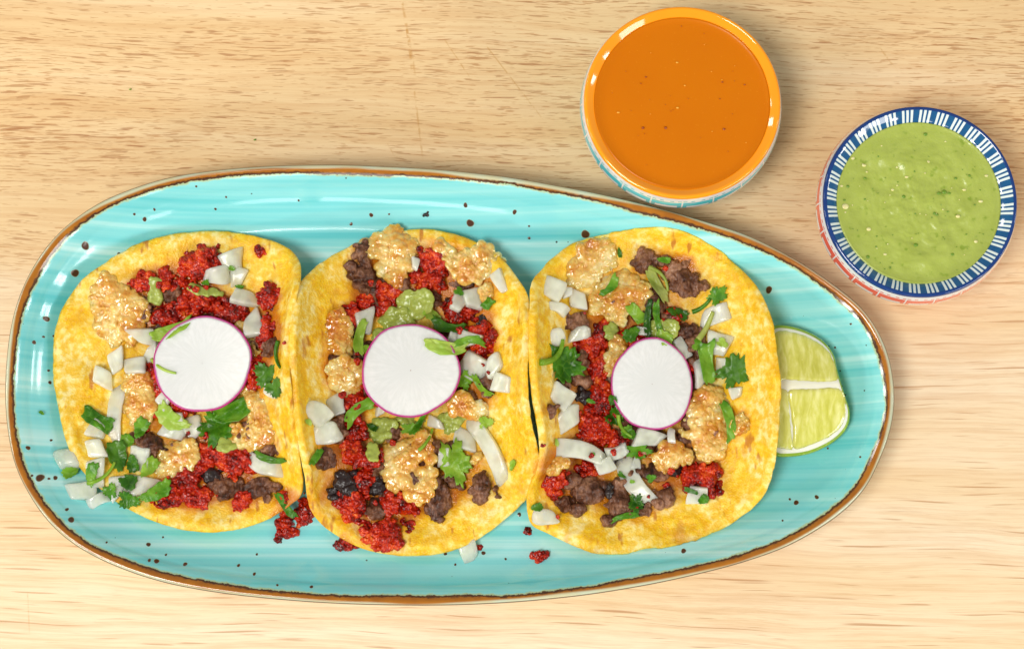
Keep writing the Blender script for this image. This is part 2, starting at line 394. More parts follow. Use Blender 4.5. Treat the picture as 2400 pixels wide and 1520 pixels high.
# ------------------------------------------------------------------ salsa bowls
def uv_lathe(name, prof, c, mat, seg=160, parent=None, close_bottom=False):
    prof = np.asarray(prof, float); n = len(prof); th = np.linspace(0, 2 * math.pi, seg, endpoint=False)
    v = np.concatenate([np.c_[c[0] + r * np.cos(th), c[1] + r * np.sin(th), np.full(seg, z)] for r, z in prof])
    f = ring_faces(n, seg).tolist()
    me = new_mesh(name, v, f); uv = me.uv_layers.new(name='UVMap')
    L = np.concatenate([[0], np.cumsum(np.linalg.norm(np.diff(prof, axis=0), axis=1))]); k = 0
    data = []
    for r in range(n - 1):
        for s in range(seg):
            data += [(s / seg, L[r]), ((s + 1) / seg, L[r]), ((s + 1) / seg, L[r + 1]), (s / seg, L[r + 1])]
    uv.data.foreach_set('uv', np.array(data, np.float32).ravel())
    return add(name, me, mat, parent)
def catmull_open(pts, sub=6):
    pts = np.asarray(pts, float); q = np.vstack([2 * pts[0] - pts[1], pts, 2 * pts[-1] - pts[-2]]); out = []
    for i in range(1, len(q) - 2):
        for u in np.linspace(0, 1, sub, endpoint=False):
            p0, p1, p2, p3 = q[i - 1], q[i], q[i + 1], q[i + 2]
            out.append(.5 * (2 * p1 + (p2 - p0) * u + (2 * p0 - 5 * p1 + 4 * p2 - p3) * u ** 2 + (3 * p1 - p0 - 3 * p2 + p3) * u ** 3))
    return np.array(out + [pts[-1]])
def ceramic(name, col, rough=.08):
    m = M(name); c = m.coord()
    m.set(**{'Base Color': col(m), 'Roughness': rough, 'Coat Weight': .5, 'Coat Roughness': .03, 'Normal': m.bump(m.noise(c, 45, 2), .05, .0006)}); return m.m
def meander(colour, cells):
    def f(m):
        uv = m.n('TexCoord', 'UV'); s = m.t.nodes.new('ShaderNodeSeparateXYZ'); m.t.links.new(uv, s.inputs[0])
        uc = m.math('ABSOLUTE', m.math('SUBTRACT', m.math('FRACT', m.math('MULTIPLY', s.outputs[0], cells)), .5))
        vv = m.math('FRACT', m.math('DIVIDE', m.math('SUBTRACT', s.outputs[1], .003), .0150))
        mx = m.math('MAXIMUM', m.math('MULTIPLY', uc, 2.0), m.math('SUBTRACT', 1.0, vv))
        band = m.math('FRACT', m.math('ADD', m.math('MULTIPLY', mx, 2.0), .1))
        k = m.math('GREATER_THAN', band, .5)
        top = m.math('MULTIPLY', k, m.smooth(s.outputs[1], .0021, .0024))
        return m.mix(top, sr(226, 226, 226), colour)
    return f
def stripes(m):
    uv = m.n('TexCoord', 'UV'); s = m.t.nodes.new('ShaderNodeSeparateXYZ'); m.t.links.new(uv, s.inputs[0])
    wob = m.math('MULTIPLY', m.math('SUBTRACT', m.noise(m.coord(), 160, 2), .5), .05)
    fr = m.math('FRACT', m.math('ADD', m.math('MULTIPLY', s.outputs[0], 32.0), wob))
    blue = m.ramp(fr, [(0, 0.0), (.25, 1.0), (.39, 0.0), (.50, 1.0), (.64, 0.0), (.75, 1.0), (.89, 0.0)], 'CONSTANT')
    edge = m.math('ADD', s.outputs[1], m.math('MULTIPLY', wob, .003))
    navy = m.mix(m.noise(m.coord(), 300, 3), sr(8, 44, 108), sr(10, 62, 130))
    teal = m.mix(m.noise(m.coord(), 420, 3), sr(10, 70, 122), sr(18, 96, 144))
    body = m.mix(blue, teal, sr(222, 232, 230))
    return m.mix(m.smooth(edge, .0024, .0027), navy, body)
def build_bowl(cx, cy, rpx, rimz, inner_mat, outer_mat, rim_mat, name, label):
    rimz = rimz * MM
    a, b = P(cx - rpx, cy, rimz), P(cx + rpx, cy, rimz); R = (b - a)[0] / 2
    c = (a + b) / 2
    root = bpy.data.objects.new(name, None); COL.objects.link(root)
    tag(root, label, 'bowl', 'small ceramic salsa bowls')
    k = R / .0405
    outer = catmull_open([(R, rimz - .0004), (R + .0006, rimz - .003), (R + .0013, rimz - .008), (R + .0009, rimz - .013), (R - .002, rimz - .020), (R - .009, .009), (R - .0155, .0045), (R - .0175, .0008), (R - .0185, 0), (R - .021, 0), (R - .022, .0015), (.001, .002)])
    inner = catmull_open([(R, rimz - .0004), (R - .0003, rimz + .0006), (R - .0009, rimz + .0010), (R - .0016, rimz + .0009), (R - .0030, rimz - .0001), (R - .0046, rimz - .0014), (R - .0062, rimz - .0030), (R - .0085, rimz - .0062), (R - .0115, rimz - .013), (R - .017, rimz - .023), (R - .026, .0075), (.001, .006)])
    uv_lathe('outside_wall', outer[::1], c, outer_mat, parent=root)
    for q in root.children:
        q.data.flip_normals()
    uv_lathe('inside_wall', inner, c, inner_mat, parent=root)
    return root, c, R, rimz
orange = ceramic('orange_glaze', lambda m: m.mix(m.noise(m.coord(), 80, 2), sr(255, 164, 14), sr(252, 152, 8)))
turq_out = ceramic('white_turquoise_pattern_glaze', meander(sr(64, 186, 200), 20))
coral_out = ceramic('white_coral_pattern_glaze', meander(sr(226, 92, 74), 22))
blue_in = ceramic('blue_striped_glaze', stripes)
bowlA, cA, RA, zA = build_bowl(1599, 240, 231, 38, orange, turq_out, orange, 'salsa_bowl', 'small orange glazed bowl full of orange salsa, turquoise pattern outside')
bowlB, cB, RB, zB = build_bowl(2156, 472, 228, 38, blue_in, coral_out, blue_in, 'salsa_bowl', 'small bowl with blue and white striped inside, full of green salsa')

def liquid(name, c, R, z, mat, label, bumps, seed):
    nr, ns = 60, 140; th = np.linspace(0, 2 * math.pi, ns, endpoint=False); v = []
    for k in range(nr + 1):
        r = R * (k / nr) ** .9 if k else R * .003
        x, y = r * np.cos(th), r * np.sin(th)
        men = .0006 * np.exp((r - R) / .0012)
        v.append(np.c_[x, y, bumps(x, y, seed) * (1 - (r / R) ** 8) + men])
    top = np.concatenate(v)
    side = [np.c_[(R + .0006) * np.cos(th), (R + .0006) * np.sin(th), np.full(ns, -.0002)], np.c_[(R - .006) * np.cos(th), (R - .006) * np.sin(th), np.full(ns, -.012)], np.c_[.001 * np.cos(th), .001 * np.sin(th), np.full(ns, -.0125)]]
    vv = np.concatenate([top] + side); f = ring_faces(nr + 4, ns).tolist(); f.append(list(range(ns))[::-1])
    o = add(name, new_mesh(name, vv, f), mat, loc=(c[0], c[1], z)); tag(o, label, 'salsa'); return o
def mat_orange_salsa():
    m = M('orange_salsa'); c = m.coord(); m.set(**{'Specular IOR Level': .2})
    col = m.mix(m.noise(c, 35, 2), sr(210, 117, 2), sr(203, 109, 0))
    sp = m.math('LESS_THAN', m.vor(c, 520), .07); col = m.mix(m.math('MULTIPLY', sp, .5), col, sr(240, 160, 50))
    m.set(**{'Base Color': col, 'Roughness': .22, 'Subsurface Weight': .1, 'Subsurface Radius': (.002, .001, .0003), 'Subsurface Scale': 1.0,
             'Normal': m.bump(m.noise(c, 900, 2), .05, .0002)}); return m.m
def mat_green_salsa(name='green_salsa'):
    m = M(name); c = m.coord()
    col = m.mix(m.noise(c, 120, 4, .6), sr(156, 170, 66), sr(182, 194, 98))
    col = m.mix(m.math('MULTIPLY', m.smooth(m.noise(m.mapping(c, loc=(3, 1, 4)), 260, 3), .60, .72), .7), col, sr(126, 152, 40))
    m.set(**{'Base Color': col, 'Roughness': .25, 'Subsurface Weight': .4, 'Subsurface Radius': (.003, .003, .001), 'Subsurface Scale': 1.0,
             'Normal': m.bump(m.noise(c, 500, 3, .6), .35, .0005)}); return m.m
MGS = mat_green_salsa()
sA = liquid('orange_salsa', cA, RA - .0044, zA - .0013, mat_orange_salsa(), 'smooth orange salsa filling the orange bowl', lambda x, y, s: 0 * x, 1)
def gb(x, y, s):
    r = np.hypot(x - .006, y); a = np.arctan2(y, x - .006)
    return 0.00085 * fbm(np.stack([x * 90, y * 90, 0 * x + 3], -1), 4, .55) + .0005 * np.exp(-((x - .003) ** 2 / .00016 + (y + .022) ** 2 / .00001))
sB = liquid('green_salsa', cB, RB - .0062, zB - .0028, MGS, 'chunky pale green salsa filling the blue striped bowl', gb, 2)
ico = {}
def icos(sub):
    if sub not in ico:
        b = bmesh.new(); bmesh.ops.create_icosphere(b, subdivisions=sub, radius=1.0)
        ico[sub] = (np.array([v.co[:] for v in b.verts]), np.array([[v.index for v in f.verts] for f in b.faces])); b.free()
    return ico[sub]
def blobs(items, sub=2):
    """items: rows of centre xyz, radii xyz -> joined verts, faces"""
    V, F = icos(sub); items = np.asarray(items, float)
    v = (V[None] * items[:, None, 3:6] + items[:, None, 0:3]).reshape(-1, 3)
    f = (F[None] + (np.arange(len(items)) * len(V))[:, None, None]).reshape(-1, 3); return v, f
def simple(name, c1, c2, rough=.3, sss=.3, rad=(.002, .001, .0006), scale=400):
    m = M(name); c = m.rnd_coord()
    m.set(**{'Base Color': m.mix(m.noise(c, scale, 2), c1, c2), 'Roughness': rough, 'Subsurface Weight': sss, 'Subsurface Radius': rad, 'Subsurface Scale': 1.0}); return m.m
MSEED = simple('salsa_seed', sr(224, 210, 130), sr(236, 226, 170))
MHERB = simple('herb_fleck', sr(92, 132, 30), sr(118, 152, 40))
MSPICE = simple('spice_fleck', sr(168, 78, 4), sr(140, 62, 6))
def flecks(name, pts, parent, c, z, mat, label=None):
    it = []
    for (x, y, r) in pts:
        w = P(x, y, z) - np.array([c[0], c[1], z]); it.append((w[0], w[1], .0001, r * PX * .9, r * PX * random.uniform(.5, .9), .0004))
    v, f = blobs(it, 2); o = add(name, new_mesh(name, v, f), mat, parent); o['kind'] = 'stuff'; return o
rg = np.random.default_rng(11)
def ringpts(cx, cy, R, n, r0, r1):
    a = rg.uniform(0, 6.283, n); q = R * np.sqrt(rg.uniform(0, 1, n)); return [(cx + q[i] * math.cos(a[i]), cy + q[i] * math.sin(a[i]), rg.uniform(r0, r1)) for i in range(n)]
flecks('seeds', [(1998, 371, 6), (1972, 436, 5), (1981, 484, 9), (2125, 415, 5), (2092, 445, 4), (2245, 507, 6), (2074, 596, 5), (2036, 537, 6), (2192, 600, 6), (2287, 566, 5), (2298, 472, 6), (2260, 445, 5), (2230, 345, 5), (2175, 380, 5), (2025, 388, 6), (2312, 412, 5)] + ringpts(2150, 480, 170, 26, 1.5, 3.2), sB, cB, zB - .0028, MSEED)
flecks('herb_flecks', [(2169, 315, 5), (2058, 367, 3.5), (2077, 368, 3.5), (2027, 418, 4), (2143, 402, 3), (1987, 437, 4), (2118, 461, 5), (2201, 453, 6), (2213, 450, 6), (2224, 453, 5), (1979, 469, 3.5), (2027, 467, 3), (2145, 501, 3), (2195, 503, 5), (2221, 496, 3.5), (2146, 574, 6), (2169, 607, 6), (2232, 596, 5), (2034, 602, 5), (1980, 558, 5), (2053, 578, 3), (2272, 412, 4), (2240, 418, 4), (2284, 480, 3), (2190, 500, 4)] + ringpts(2150, 480, 180, 60, .9, 2.4), sB, cB, zB - .0028, MHERB)
flecks('seeds', [(1587, 147, 3.4), (1605, 201, 2.5), (1588, 253, 4), (1449, 264, 4)] + ringpts(1597, 243, 180, 8, 1, 1.8), sA, cA, zA - .0013, simple('pale_seed', sr(240, 180, 70), sr(236, 160, 50)))
flecks('spice_flecks', [(1514, 181, 3), (1502, 196, 2), (1693, 193, 3), (1507, 300, 4), (1560, 300, 4), (1697, 303, 4), (1687, 232, 2), (1745, 199, 3), (1597, 62, 2)] + ringpts(1597, 243, 185, 18, .8, 1.6), sA, cA, zA - .0013, MSPICE)

# ------------------------------------------------------------------ tortillas
def tortilla_material():
    m = M('corn_tortilla'); c = m.rnd_coord(); r = m.at('rr')
    big = m.noise(c, 75, 3, .6); mid = m.noise(c, 330, 3, .62); fine = m.noise(c, 1300, 2, .6)
    mot = m.ramp(mid, [(.40, sr(235, 188, 46)), (.50, sr(241, 206, 90)), (.60, sr(246, 224, 144))])
    oily = m.ramp(mid, [(.36, sr(231, 172, 8)), (.56, sr(241, 195, 28)), (.68, sr(244, 212, 82))])
    col = m.mix(m.smooth(big, .44, .57), oily, mot)
    col = m.mix(m.math('MULTIPLY', m.smooth(fine, .5, .75), .2), col, sr(250, 232, 176))
    # grease that soaked in from the filling (attribute) with a ragged front
    gr = m.math('ADD', m.at('grease'), m.math('MULTIPLY', m.math('SUBTRACT', m.noise(c, 210, 3, .6), .5), .9))
    oil = m.math('MULTIPLY', m.smooth(gr, .35, 1.05), .75)
    col = m.mix(m.math('MULTIPLY', m.smooth(gr, .15, .8), .45), col, sr(228, 150, 10))
    col = m.mix(oil, col, sr(184, 84, 12))
    # toasted spots
    ch = m.noise(m.mapping(c, scale=(60, 28, 40), loc=(4, 4, 4)), 1.0, 3, .6)
    col = m.mix(m.math('MULTIPLY', m.smooth(ch, .60, .72), .5), col, sr(186, 106, 30))
    ch2 = m.noise(m.mapping(c, scale=(230, 75, 100), loc=(1, 6, 3)), 1.0, 2, .6)
    col = m.mix(m.math('MULTIPLY', m.math('MULTIPLY', m.smooth(ch2, .62, .72), m.smooth(r, .5, .75)), .75), col, sr(176, 92, 24))
    ck = m.math('MULTIPLY', m.smooth(m.noise(m.mapping(c, loc=(8, 2, 1)), 900, 2, .6), .74, .78), m.smooth(m.noise(m.mapping(c, loc=(1, 9, 1)), 50, 1), .5, .6))
    col = m.mix(m.math('MULTIPLY', ck, .9), col, sr(54, 32, 14))
    rough = m.math('SUBTRACT', m.math('ADD', .34, m.math('MULTIPLY', m.smooth(big, .44, .57), .18)), m.math('MULTIPLY', oil, .35))
    hgt = m.math('ADD', m.math('MULTIPLY', mid, 1.0), m.math('MULTIPLY', fine, .5))
    m.set(**{'Base Color': col, 'Roughness': rough, 'Specular IOR Level': .4, 'Subsurface Weight': .15, 'Subsurface Radius': (.002, .0014, .0005), 'Subsurface Scale': 1.0,
             'Normal': m.bump(hgt, .5, .0011)})
    return m.m
MTORT = tortilla_material()
T_OUT = [
 # (x, y, edge height above the plate floor in mm)
 [(500, 540, 5.0), (560, 545, 5.0), (610, 556, 6.2), (655, 572, 8.6), (688, 592, 11.8), (705, 625, 18.7), (701, 680, 24.2), (688, 740, 25.2), (681, 800, 26.2), (681, 860, 26.2), (685, 920, 26.2), (693, 980, 25.2), (700, 1040, 23.2), (707, 1100, 20.2), (707, 1155, 12.6), (672, 1190, 7.2), (620, 1220, 5.4), (560, 1240, 4.5), (500, 1247, 4.5), (440, 1243, 4.5), (380, 1228, 4.5), (330, 1207, 4.0), (280, 1180, 4.0), (235, 1145, 4.5), (200, 1111, 5.4), (178, 1080, 5.9), (157, 1035, 6.3), (140, 970, 7.2), (124, 890, 8.1), (124, 820, 8.1), (132, 765, 8.1), (152, 715, 8.1), (190, 662, 8.6), (235, 625, 7.6), (290, 590, 6.1), (350, 565, 5.1), (420, 547, 5.0)],
 [(1000, 537, 5.0), (1045, 545, 5.4), (1095, 558, 6.3), (1150, 585, 8.9), (1182, 612, 12.0), (1210, 648, 19.0), (1236, 690, 23.2), (1243, 740, 25.2), (1241, 800, 26.2), (1237, 880, 26.2), (1240, 940, 25.2), (1248, 1000, 23.2), (1260, 1050, 20.2), (1262, 1105, 16.1), (1236, 1163, 10.8), (1202, 1200, 8.1), (1160, 1235, 6.3), (1110, 1268, 5.4), (1050, 1293, 4.5), (990, 1302, 4.5), (920, 1300, 4.5), (850, 1285, 5.4), (790, 1255, 7.2), (748, 1222, 9.9), (725, 1185, 13.5), (714, 1120, 20.2), (699, 1040, 24.2), (687, 960, 26.2), (678, 880, 27.2), (677, 800, 27.2), (684, 735, 26.2), (692, 680, 23.2), (722, 640, 17.4), (770, 604, 10.1), (820, 577, 6.7), (880, 560, 5.4), (945, 541, 5.0)],
 [(1540, 543, 5.4), (1600, 555, 5.6), (1660, 580, 7.4), (1720, 615, 10.7), (1770, 665, 17.1), (1795, 710, 21.7), (1812, 760, 22.7), (1822, 830, 23.6), (1830, 900, 24.2), (1828, 970, 23.6), (1822, 1040, 22.2), (1813, 1100, 16.1), (1790, 1160, 10.8), (1740, 1208, 8.1), (1680, 1245, 6.3), (1600, 1270, 5.4), (1520, 1285, 4.5), (1460, 1295, 4.5), (1400, 1298, 4.5), (1340, 1277, 5.4), (1290, 1252, 6.3), (1252, 1234, 8.1), (1237, 1205, 10.8), (1237, 1160, 13.5), (1256, 1110, 20.2), (1264, 1050, 23.2), (1257, 990, 25.2), (1246, 930, 26.2), (1240, 860, 26.2), (1238, 780, 26.2), (1240, 720, 25.2), (1248, 660, 21.2), (1292, 610, 11.1), (1340, 575, 7.2), (1400, 555, 5.6), (1465, 546, 5.4)],
]
T_CEN = [(440, 890), (965, 920), (1535, 920)]
T_LAB = ['yellow corn tortilla of the left taco, folded up against the middle one', 'yellow corn tortilla of the middle taco, both sides folded up', 'yellow corn tortilla of the right taco, leaning over the lime wedge']
FLOOR = 6.6 * MM
tort = []
H0 = H.copy()
for ti in range(3):
    o = np.array(T_OUT[ti], float); sp = closed_spline(o, 260); hh = np.clip(sp[:, 2], 3, 30) * MM
    jx = 1.6 * n1(np.arange(260) * .35, ti) + .9 * n1(np.arange(260) * 1.1, ti + 5)
    ed = P(sp[:, 0] + jx, sp[:, 1] + jx, 6 * MM + hh)[:, :2]
    c0 = P(*T_CEN[ti], FLOOR)[:2]
    nr = 64; R = np.linspace(0, 1, nr + 1) ** .85; R[0] = .004
    top = []
    pw = 2.2 + 1.3 * np.clip(hh / (26 * MM), 0, 1)
    for r in R:
        xy = c0 + (ed - c0) * r
        n = fbm(np.c_[xy * 60, np.full(260, ti * 9.1)], 3) * .0013 + gnoise(np.c_[xy * 30, np.full(260, ti * 5.3)]) * .0024 * r + .0005 * gnoise(np.c_[xy * 130, np.full(260, ti * 3.3)]) * r
        z = FLOOR + hh * (min(r, .945) / .945) ** pw + n * min(1, r * 2) + .0005 * math.sin(math.pi * min(1, max(0, (r - .9) / .1)))
        pz = plate_z(plate_dist(xy)) + .0011
        top.append(np.c_[xy, np.maximum(z, pz)])
    top = np.array(top)                                   # rings, seg, 3
    du = np.roll(top, -1, 1) - np.roll(top, 1, 1); dr = np.gradient(top, axis=0)
    nn = np.cross(dr, du); nn /= np.linalg.norm(nn, axis=2)[..., None] + 1e-12
    if nn[..., 2].mean() < 0: nn = -nn
    th = (.0023 + .0003 * fbm((top * 70).reshape(-1, 3), 2).reshape(nr + 1, 260))[..., None]
    th[-1] *= .45; th[-2] *= .85
    bot = top - nn * th
    pb = (plate_z(plate_dist(bot.reshape(-1, 3)[:, :2])) + .0002).reshape(nr + 1, 260)
    bot[..., 2] = np.minimum(np.maximum(bot[..., 2], pb), top[..., 2] - .0003)
    v = np.concatenate([top.reshape(-1, 3), bot[::-1].reshape(-1, 3)])
    f = ring_faces(2 * (nr + 1), 260, not (np.cross(dr, du)[..., 2].mean() < 0)).tolist()
    me = new_mesh('tortilla', v - [c0[0], c0[1], 0], f)
    attr(me, 'rr', np.concatenate([np.repeat(R, 260), np.repeat(R[::-1], 260)]))
    t = add('tortilla', me, MTORT, loc=(c0[0], c0[1], 0)); tag(t, T_LAB[ti], 'tortilla', 'corn tortillas on the plate'); tort.append(t)
    stamp(top.reshape(-1, 3), ring_faces(nr + 1, 260).tolist())


# ------------------------------------------------------------------ lime wedge
LIME = [(1813, 905), (1812, 850), (1811, 795), (1819, 768), (1870, 773), (1920, 796), (1950, 829), (1962, 872), (1978, 925), (1989, 965), (1981, 1000), (1950, 1031), (1900, 1055), (1850, 1063), (1818, 1058), (1811, 1020), (1812, 960)]
LZ = 21.5 * MM
def lime_z(w):                    # height of the two cut faces, falling away from the ridge
    d = np.abs(w[..., 1] - LRY - .02 * (w[..., 0] - LCX)); return LZ - .0004 - np.maximum(0, np.sqrt(d * d + .0012 ** 2) - .0012) * .26
lc = P(1850, 905, LZ); LCX, LRY = lc[0], lc[1]
def lime_xy(x, y):
    z = np.full(np.shape(x), LZ)
    for _ in range(3):
        w = P(x, y, z); z = lime_z(w)
    return np.concatenate([w[..., :2], z[..., None]], -1)
def pulp_material():
    m = M('lime_pulp'); c = m.coord(); m.set(**{'Coat Weight': .8, 'Coat Roughness': .1})
    ves = m.noise(m.mapping(c, scale=(420, 130, 100), rot=(0, 0, .15)), 1.0, 3, .55, .4)
    col = m.ramp(ves, [(.30, sr(202, 199, 78)), (.5, sr(219, 216, 110)), (.70, sr(236, 233, 156))])
    m.set(**{'Base Color': col, 'Roughness': .16, 'Subsurface Weight': .7, 'Subsurface Radius': (.006, .006, .002), 'Subsurface Scale': 1.0,
             'Normal': m.bump(ves, .35, .0005)}); return m.m
def pith_material():
    m = M('lime_pith'); c = m.coord()
    col = m.mix(m.noise(m.mapping(c, scale=(80, 700, 80)), 1.0, 3), sr(232, 232, 206), sr(244, 242, 226))
    m.set(**{'Base Color': col, 'Roughness': .5, 'Subsurface Weight': .5, 'Subsurface Radius': (.003, .003, .002), 'Subsurface Scale': 1.0, 'Normal': m.bump(m.noise(m.mapping(c, scale=(150, 900, 80)), 1.0, 2), .3, .0004)}); return m.m
def rind_material():
    m = M('lime_rind'); c = m.coord(); r = m.at('rr')
    col = m.mix(m.noise(c, 160, 3), sr(98, 138, 16), sr(168, 190, 44))
    m.set(**{'Base Color': col, 'Roughness': .3, 'Normal': m.bump(m.vor(c, 900), .4, .0004)}); return m.m
lime = bpy.data.objects.new('lime_wedge', None); COL.objects.link(lime); lime.location = (LCX, LRY, 0)
tag(lime, 'pale juicy lime wedge tucked under the right edge of the right taco', 'lime')
out = closed_spline(LIME, 160); MPITH = pith_material()
org = np.array([LCX, LRY, 0])
def lime_disc(poly, lift, name, mat, rings=24, bulge=0.0, ctr=None, jit=0.0, seed=0):
    n = len(poly); cpx = np.mean(poly, 0) if ctr is None else np.array(ctr); q = []
    jj = (jit * n1(np.arange(n) * .5, seed))[:, None]
    poly = poly + (poly - cpx) / np.linalg.norm(poly - cpx, axis=1)[:, None] * jj
    R = np.linspace(.01, 1, rings)
    for r in R:
        xy = cpx + (poly - cpx) * r; w = lime_xy(xy[:, 0], xy[:, 1]); w[:, 2] += lift + bulge * (1 - r ** 6) - (lift + .0003) * (r > .999)
        q.append(w)
    v = np.concatenate(q) - org; f = ring_faces(rings, n, True).tolist()
    me = new_mesh(name, v, f); return add(name, me, mat, lime), q[-1], R
pith, edge, _ = lime_disc(out, 0.0, 'pith', MPITH)
# rind: a green shell from the cut edge down to the plate, a hair wider than the pith
ctr = edge.mean(0); rg_ = []; rr_ = []
zb = 6.4 * MM
for k, (q, zf) in enumerate([(.985, 0.0), (1.004, .01), (1.03, .05), (1.044, .14), (1.03, .32), (.96, .55), (.85, .80), (.66, .95), (.4, 1.0), (.05, 1.0)]):
    e = edge.copy(); e[:, :2] = ctr[:2] + (edge[:, :2] - ctr[:2]) * q; e[:, 2] = edge[:, 2] * (1 - zf) + zb * zf + (.00015 if k < 2 else 0); rg_.append(e)
me = new_mesh('rind', np.concatenate(rg_) - org, ring_faces(len(rg_), 160).tolist()); attr(me, 'rr', np.repeat(np.arange(len(rg_)), 160)); add('rind', me, rind_material(), lime)
MPULP = pulp_material()
for k, pg in enumerate(([(1814, 800), (1820, 774), (1870, 779), (1916, 800), (1948, 830), (1962, 872), (1962, 892), (1930, 896), (1880, 894), (1840, 890), (1815, 890)],
           [(1814, 915), (1845, 914), (1850, 960), (1855, 1015), (1858, 1053), (1830, 1051), (1819, 1044), (1814, 1000)],
           [(1847, 914), (1900, 909), (1950, 906), (1974, 914), (1984, 956), (1977, 992), (1946, 1023), (1900, 1044), (1860, 1053), (1857, 1010), (1852, 960)])):
    lime_disc(closed_spline(pg, 90), .00045, 'pulp_segment', MPULP, 12, .0003, None, 2.0, k)
for o in lime.children: 
    if o.name.startswith('pith') or o.name.startswith('rind'):
        m_ = np.array(o.data.vertices[0].co); v = np.array([p.co[:] for p in o.data.vertices]) + org; stamp(v, [tuple(p.vertices) for p in o.data.polygons])

# ------------------------------------------------------------------ filling: materials
def chorizo_material():
    m = M('red_chorizo'); c = m.rnd_coord()
    a = m.noise(c, 150, 3, .6); b = m.noise(c, 1100, 3, .65)
    col = m.ramp(m.math('ADD', m.math('MULTIPLY', a, .55), m.math('MULTIPLY', b, .45)), [(.37, sr(60, 6, 3)), (.45, sr(134, 14, 5)), (.53, sr(186, 34, 8)), (.60, sr(213, 72, 18)), (.67, sr(230, 128, 52))])
    m.set(**{'Base Color': col, 'Roughness': .2, 'Specular IOR Level': .38, 'Subsurface Weight': .15, 'Subsurface Radius': (.0015, .0004, .0002), 'Subsurface Scale': 1.0,
             'Normal': m.bump(m.noise(c, 1300, 2, .5), .35, .0005)}); return m.m
def beef_material():
    m = M('grilled_beef'); c = m.rnd_coord()
    a = m.noise(c, 120, 3, .6); b = m.noise(m.mapping(c, scale=(1, .3, 1)), 1100, 3, .6)
    col = m.ramp(m.math('ADD', m.math('MULTIPLY', a, .65), m.math('MULTIPLY', b, .35)), [(.34, sr(38, 18, 9)), (.46, sr(88, 50, 32)), (.55, sr(126, 84, 60)), (.68, sr(176, 130, 100))])
    m.set(**{'Base Color': col, 'Roughness': .3, 'Specular IOR Level': .32, 'Subsurface Weight': .1, 'Subsurface Radius': (.002, .001, .0007), 'Subsurface Scale': 1.0,
             'Normal': m.bump(m.math('ADD', b, m.math('MULTIPLY', m.noise(c, 420, 3), 1.2)), .6, .0008)}); return m.m
def black_material():
    m = M('charred_beef'); c = m.rnd_coord()
    m.set(**{'Base Color': m.mix(m.noise(c, 300, 3), sr(22, 16, 18), sr(58, 44, 42)), 'Roughness': .25, 'Normal': m.bump(m.noise(c, 700, 3), .5, .0006)}); return m.m
def crackling_material():
    m = M('golden_crackling'); c = m.rnd_coord()
    a = m.noise(c, 100, 3, .6); b = m.noise(c, 420, 3, .6)
    col = m.ramp(m.math('ADD', m.math('MULTIPLY', a, .72), m.math('MULTIPLY', b, .28)), [(.36, sr(200, 116, 18)), (.46, sr(226, 164, 62)), (.56, sr(241, 201, 116)), (.68, sr(250, 231, 180))])
    v2 = m.vor(c, 800)
    dome = m.math('SUBTRACT', 0.0, m.math('MULTIPLY', m.math('MULTIPLY', v2, v2), .8))
    m.set(**{'Base Color': col, 'Roughness': .12, 'Specular IOR Level': .8, 'Subsurface Weight': .6, 'Subsurface Radius': (.006, .0036, .0014), 'Subsurface Scale': 1.0,
             'Coat Weight': 1.0, 'Coat Roughness': .03, 'Coat IOR': 1.6, 'Transmission Weight': .10, 'IOR': 1.25, 'Normal': m.bump(m.math('ADD', dome, m.math('MULTIPLY', m.noise(c, 300, 3, .6), .9)), .4, .0009)}); return m.m
def onion_material():
    m = M('diced_white_onion'); m.set(**{'Coat Weight': .4, 'Coat Roughness': .08}); c = m.rnd_coord()
    a = m.noise(c, 90, 2); f = m.noise(m.mapping(c, scale=(1, .12, 1)), 900, 2)
    col = m.mix(a, sr(232, 237, 214), sr(248, 250, 238)); col = m.mix(m.math('MULTIPLY', f, .4), col, sr(218, 228, 188))
    m.set(**{'Base Color': col, 'Roughness': .22, 'Specular IOR Level': .5, 'Subsurface Weight': .8, 'Subsurface Radius': (.004, .004, .0032), 'Subsurface Scale': 1.0,
             'Transmission Weight': .08, 'IOR': 1.3, 'Normal': m.bump(f, .3, .0004)})
    tp = m.t.nodes.new('ShaderNodeBsdfTransparent'); tp.inputs[0].default_value = (.97, .98, .93, 1)
    mx = m.t.nodes.new('ShaderNodeMixShader'); m.inp(mx, 0, m.ramp(m.noise(c, 130, 2), [(.35, .56), (.65, .86)]))
    m.t.links.new(tp.outputs[0], mx.inputs[1]); m.t.links.new(m.b.outputs[0], mx.inputs[2]); m.t.links.new(mx.outputs[0], m.out.inputs[0]); return m.m
def leaf_material(name, dark, mid, light):
    m = M(name); c = m.rnd_coord(); r = m.n('ObjectInfo', 'Random')
    k = m.math('ADD', m.math('MULTIPLY', m.noise(c, 160, 3), .7), m.math('MULTIPLY', r, .3))
    col = m.ramp(k, [(.30, dark), (.5, mid), (.70, light)])
    vein = m.vor(c, 330, 'Distance', 'DISTANCE_TO_EDGE')
    col = m.mix(m.math('MULTIPLY', m.math('SUBTRACT', 1.0, m.smooth(vein, .0, .06)), .35), col, light)
    m.set(**{'Base Color': col, 'Roughness': .3, 'Specular IOR Level': .45, 'Normal': m.bump(m.math('ADD', vein, m.noise(c, 500, 2)), .35, .0005)})
    tr = m.t.nodes.new('ShaderNodeBsdfTranslucent'); m.inp(tr, 'Color', m.mix(.5, col, light))
    mx = m.t.nodes.new('ShaderNodeMixShader'); mx.inputs[0].default_value = .42
    m.t.links.new(m.b.outputs[0], mx.inputs[1]); m.t.links.new(tr.outputs[0], mx.inputs[2]); m.t.links.new(mx.outputs[0], m.out.inputs[0])
    return m.m
MCHO, MBEEF, MBLACK, MCRK, MON = chorizo_material(), beef_material(), black_material(), crackling_material(), onion_material()
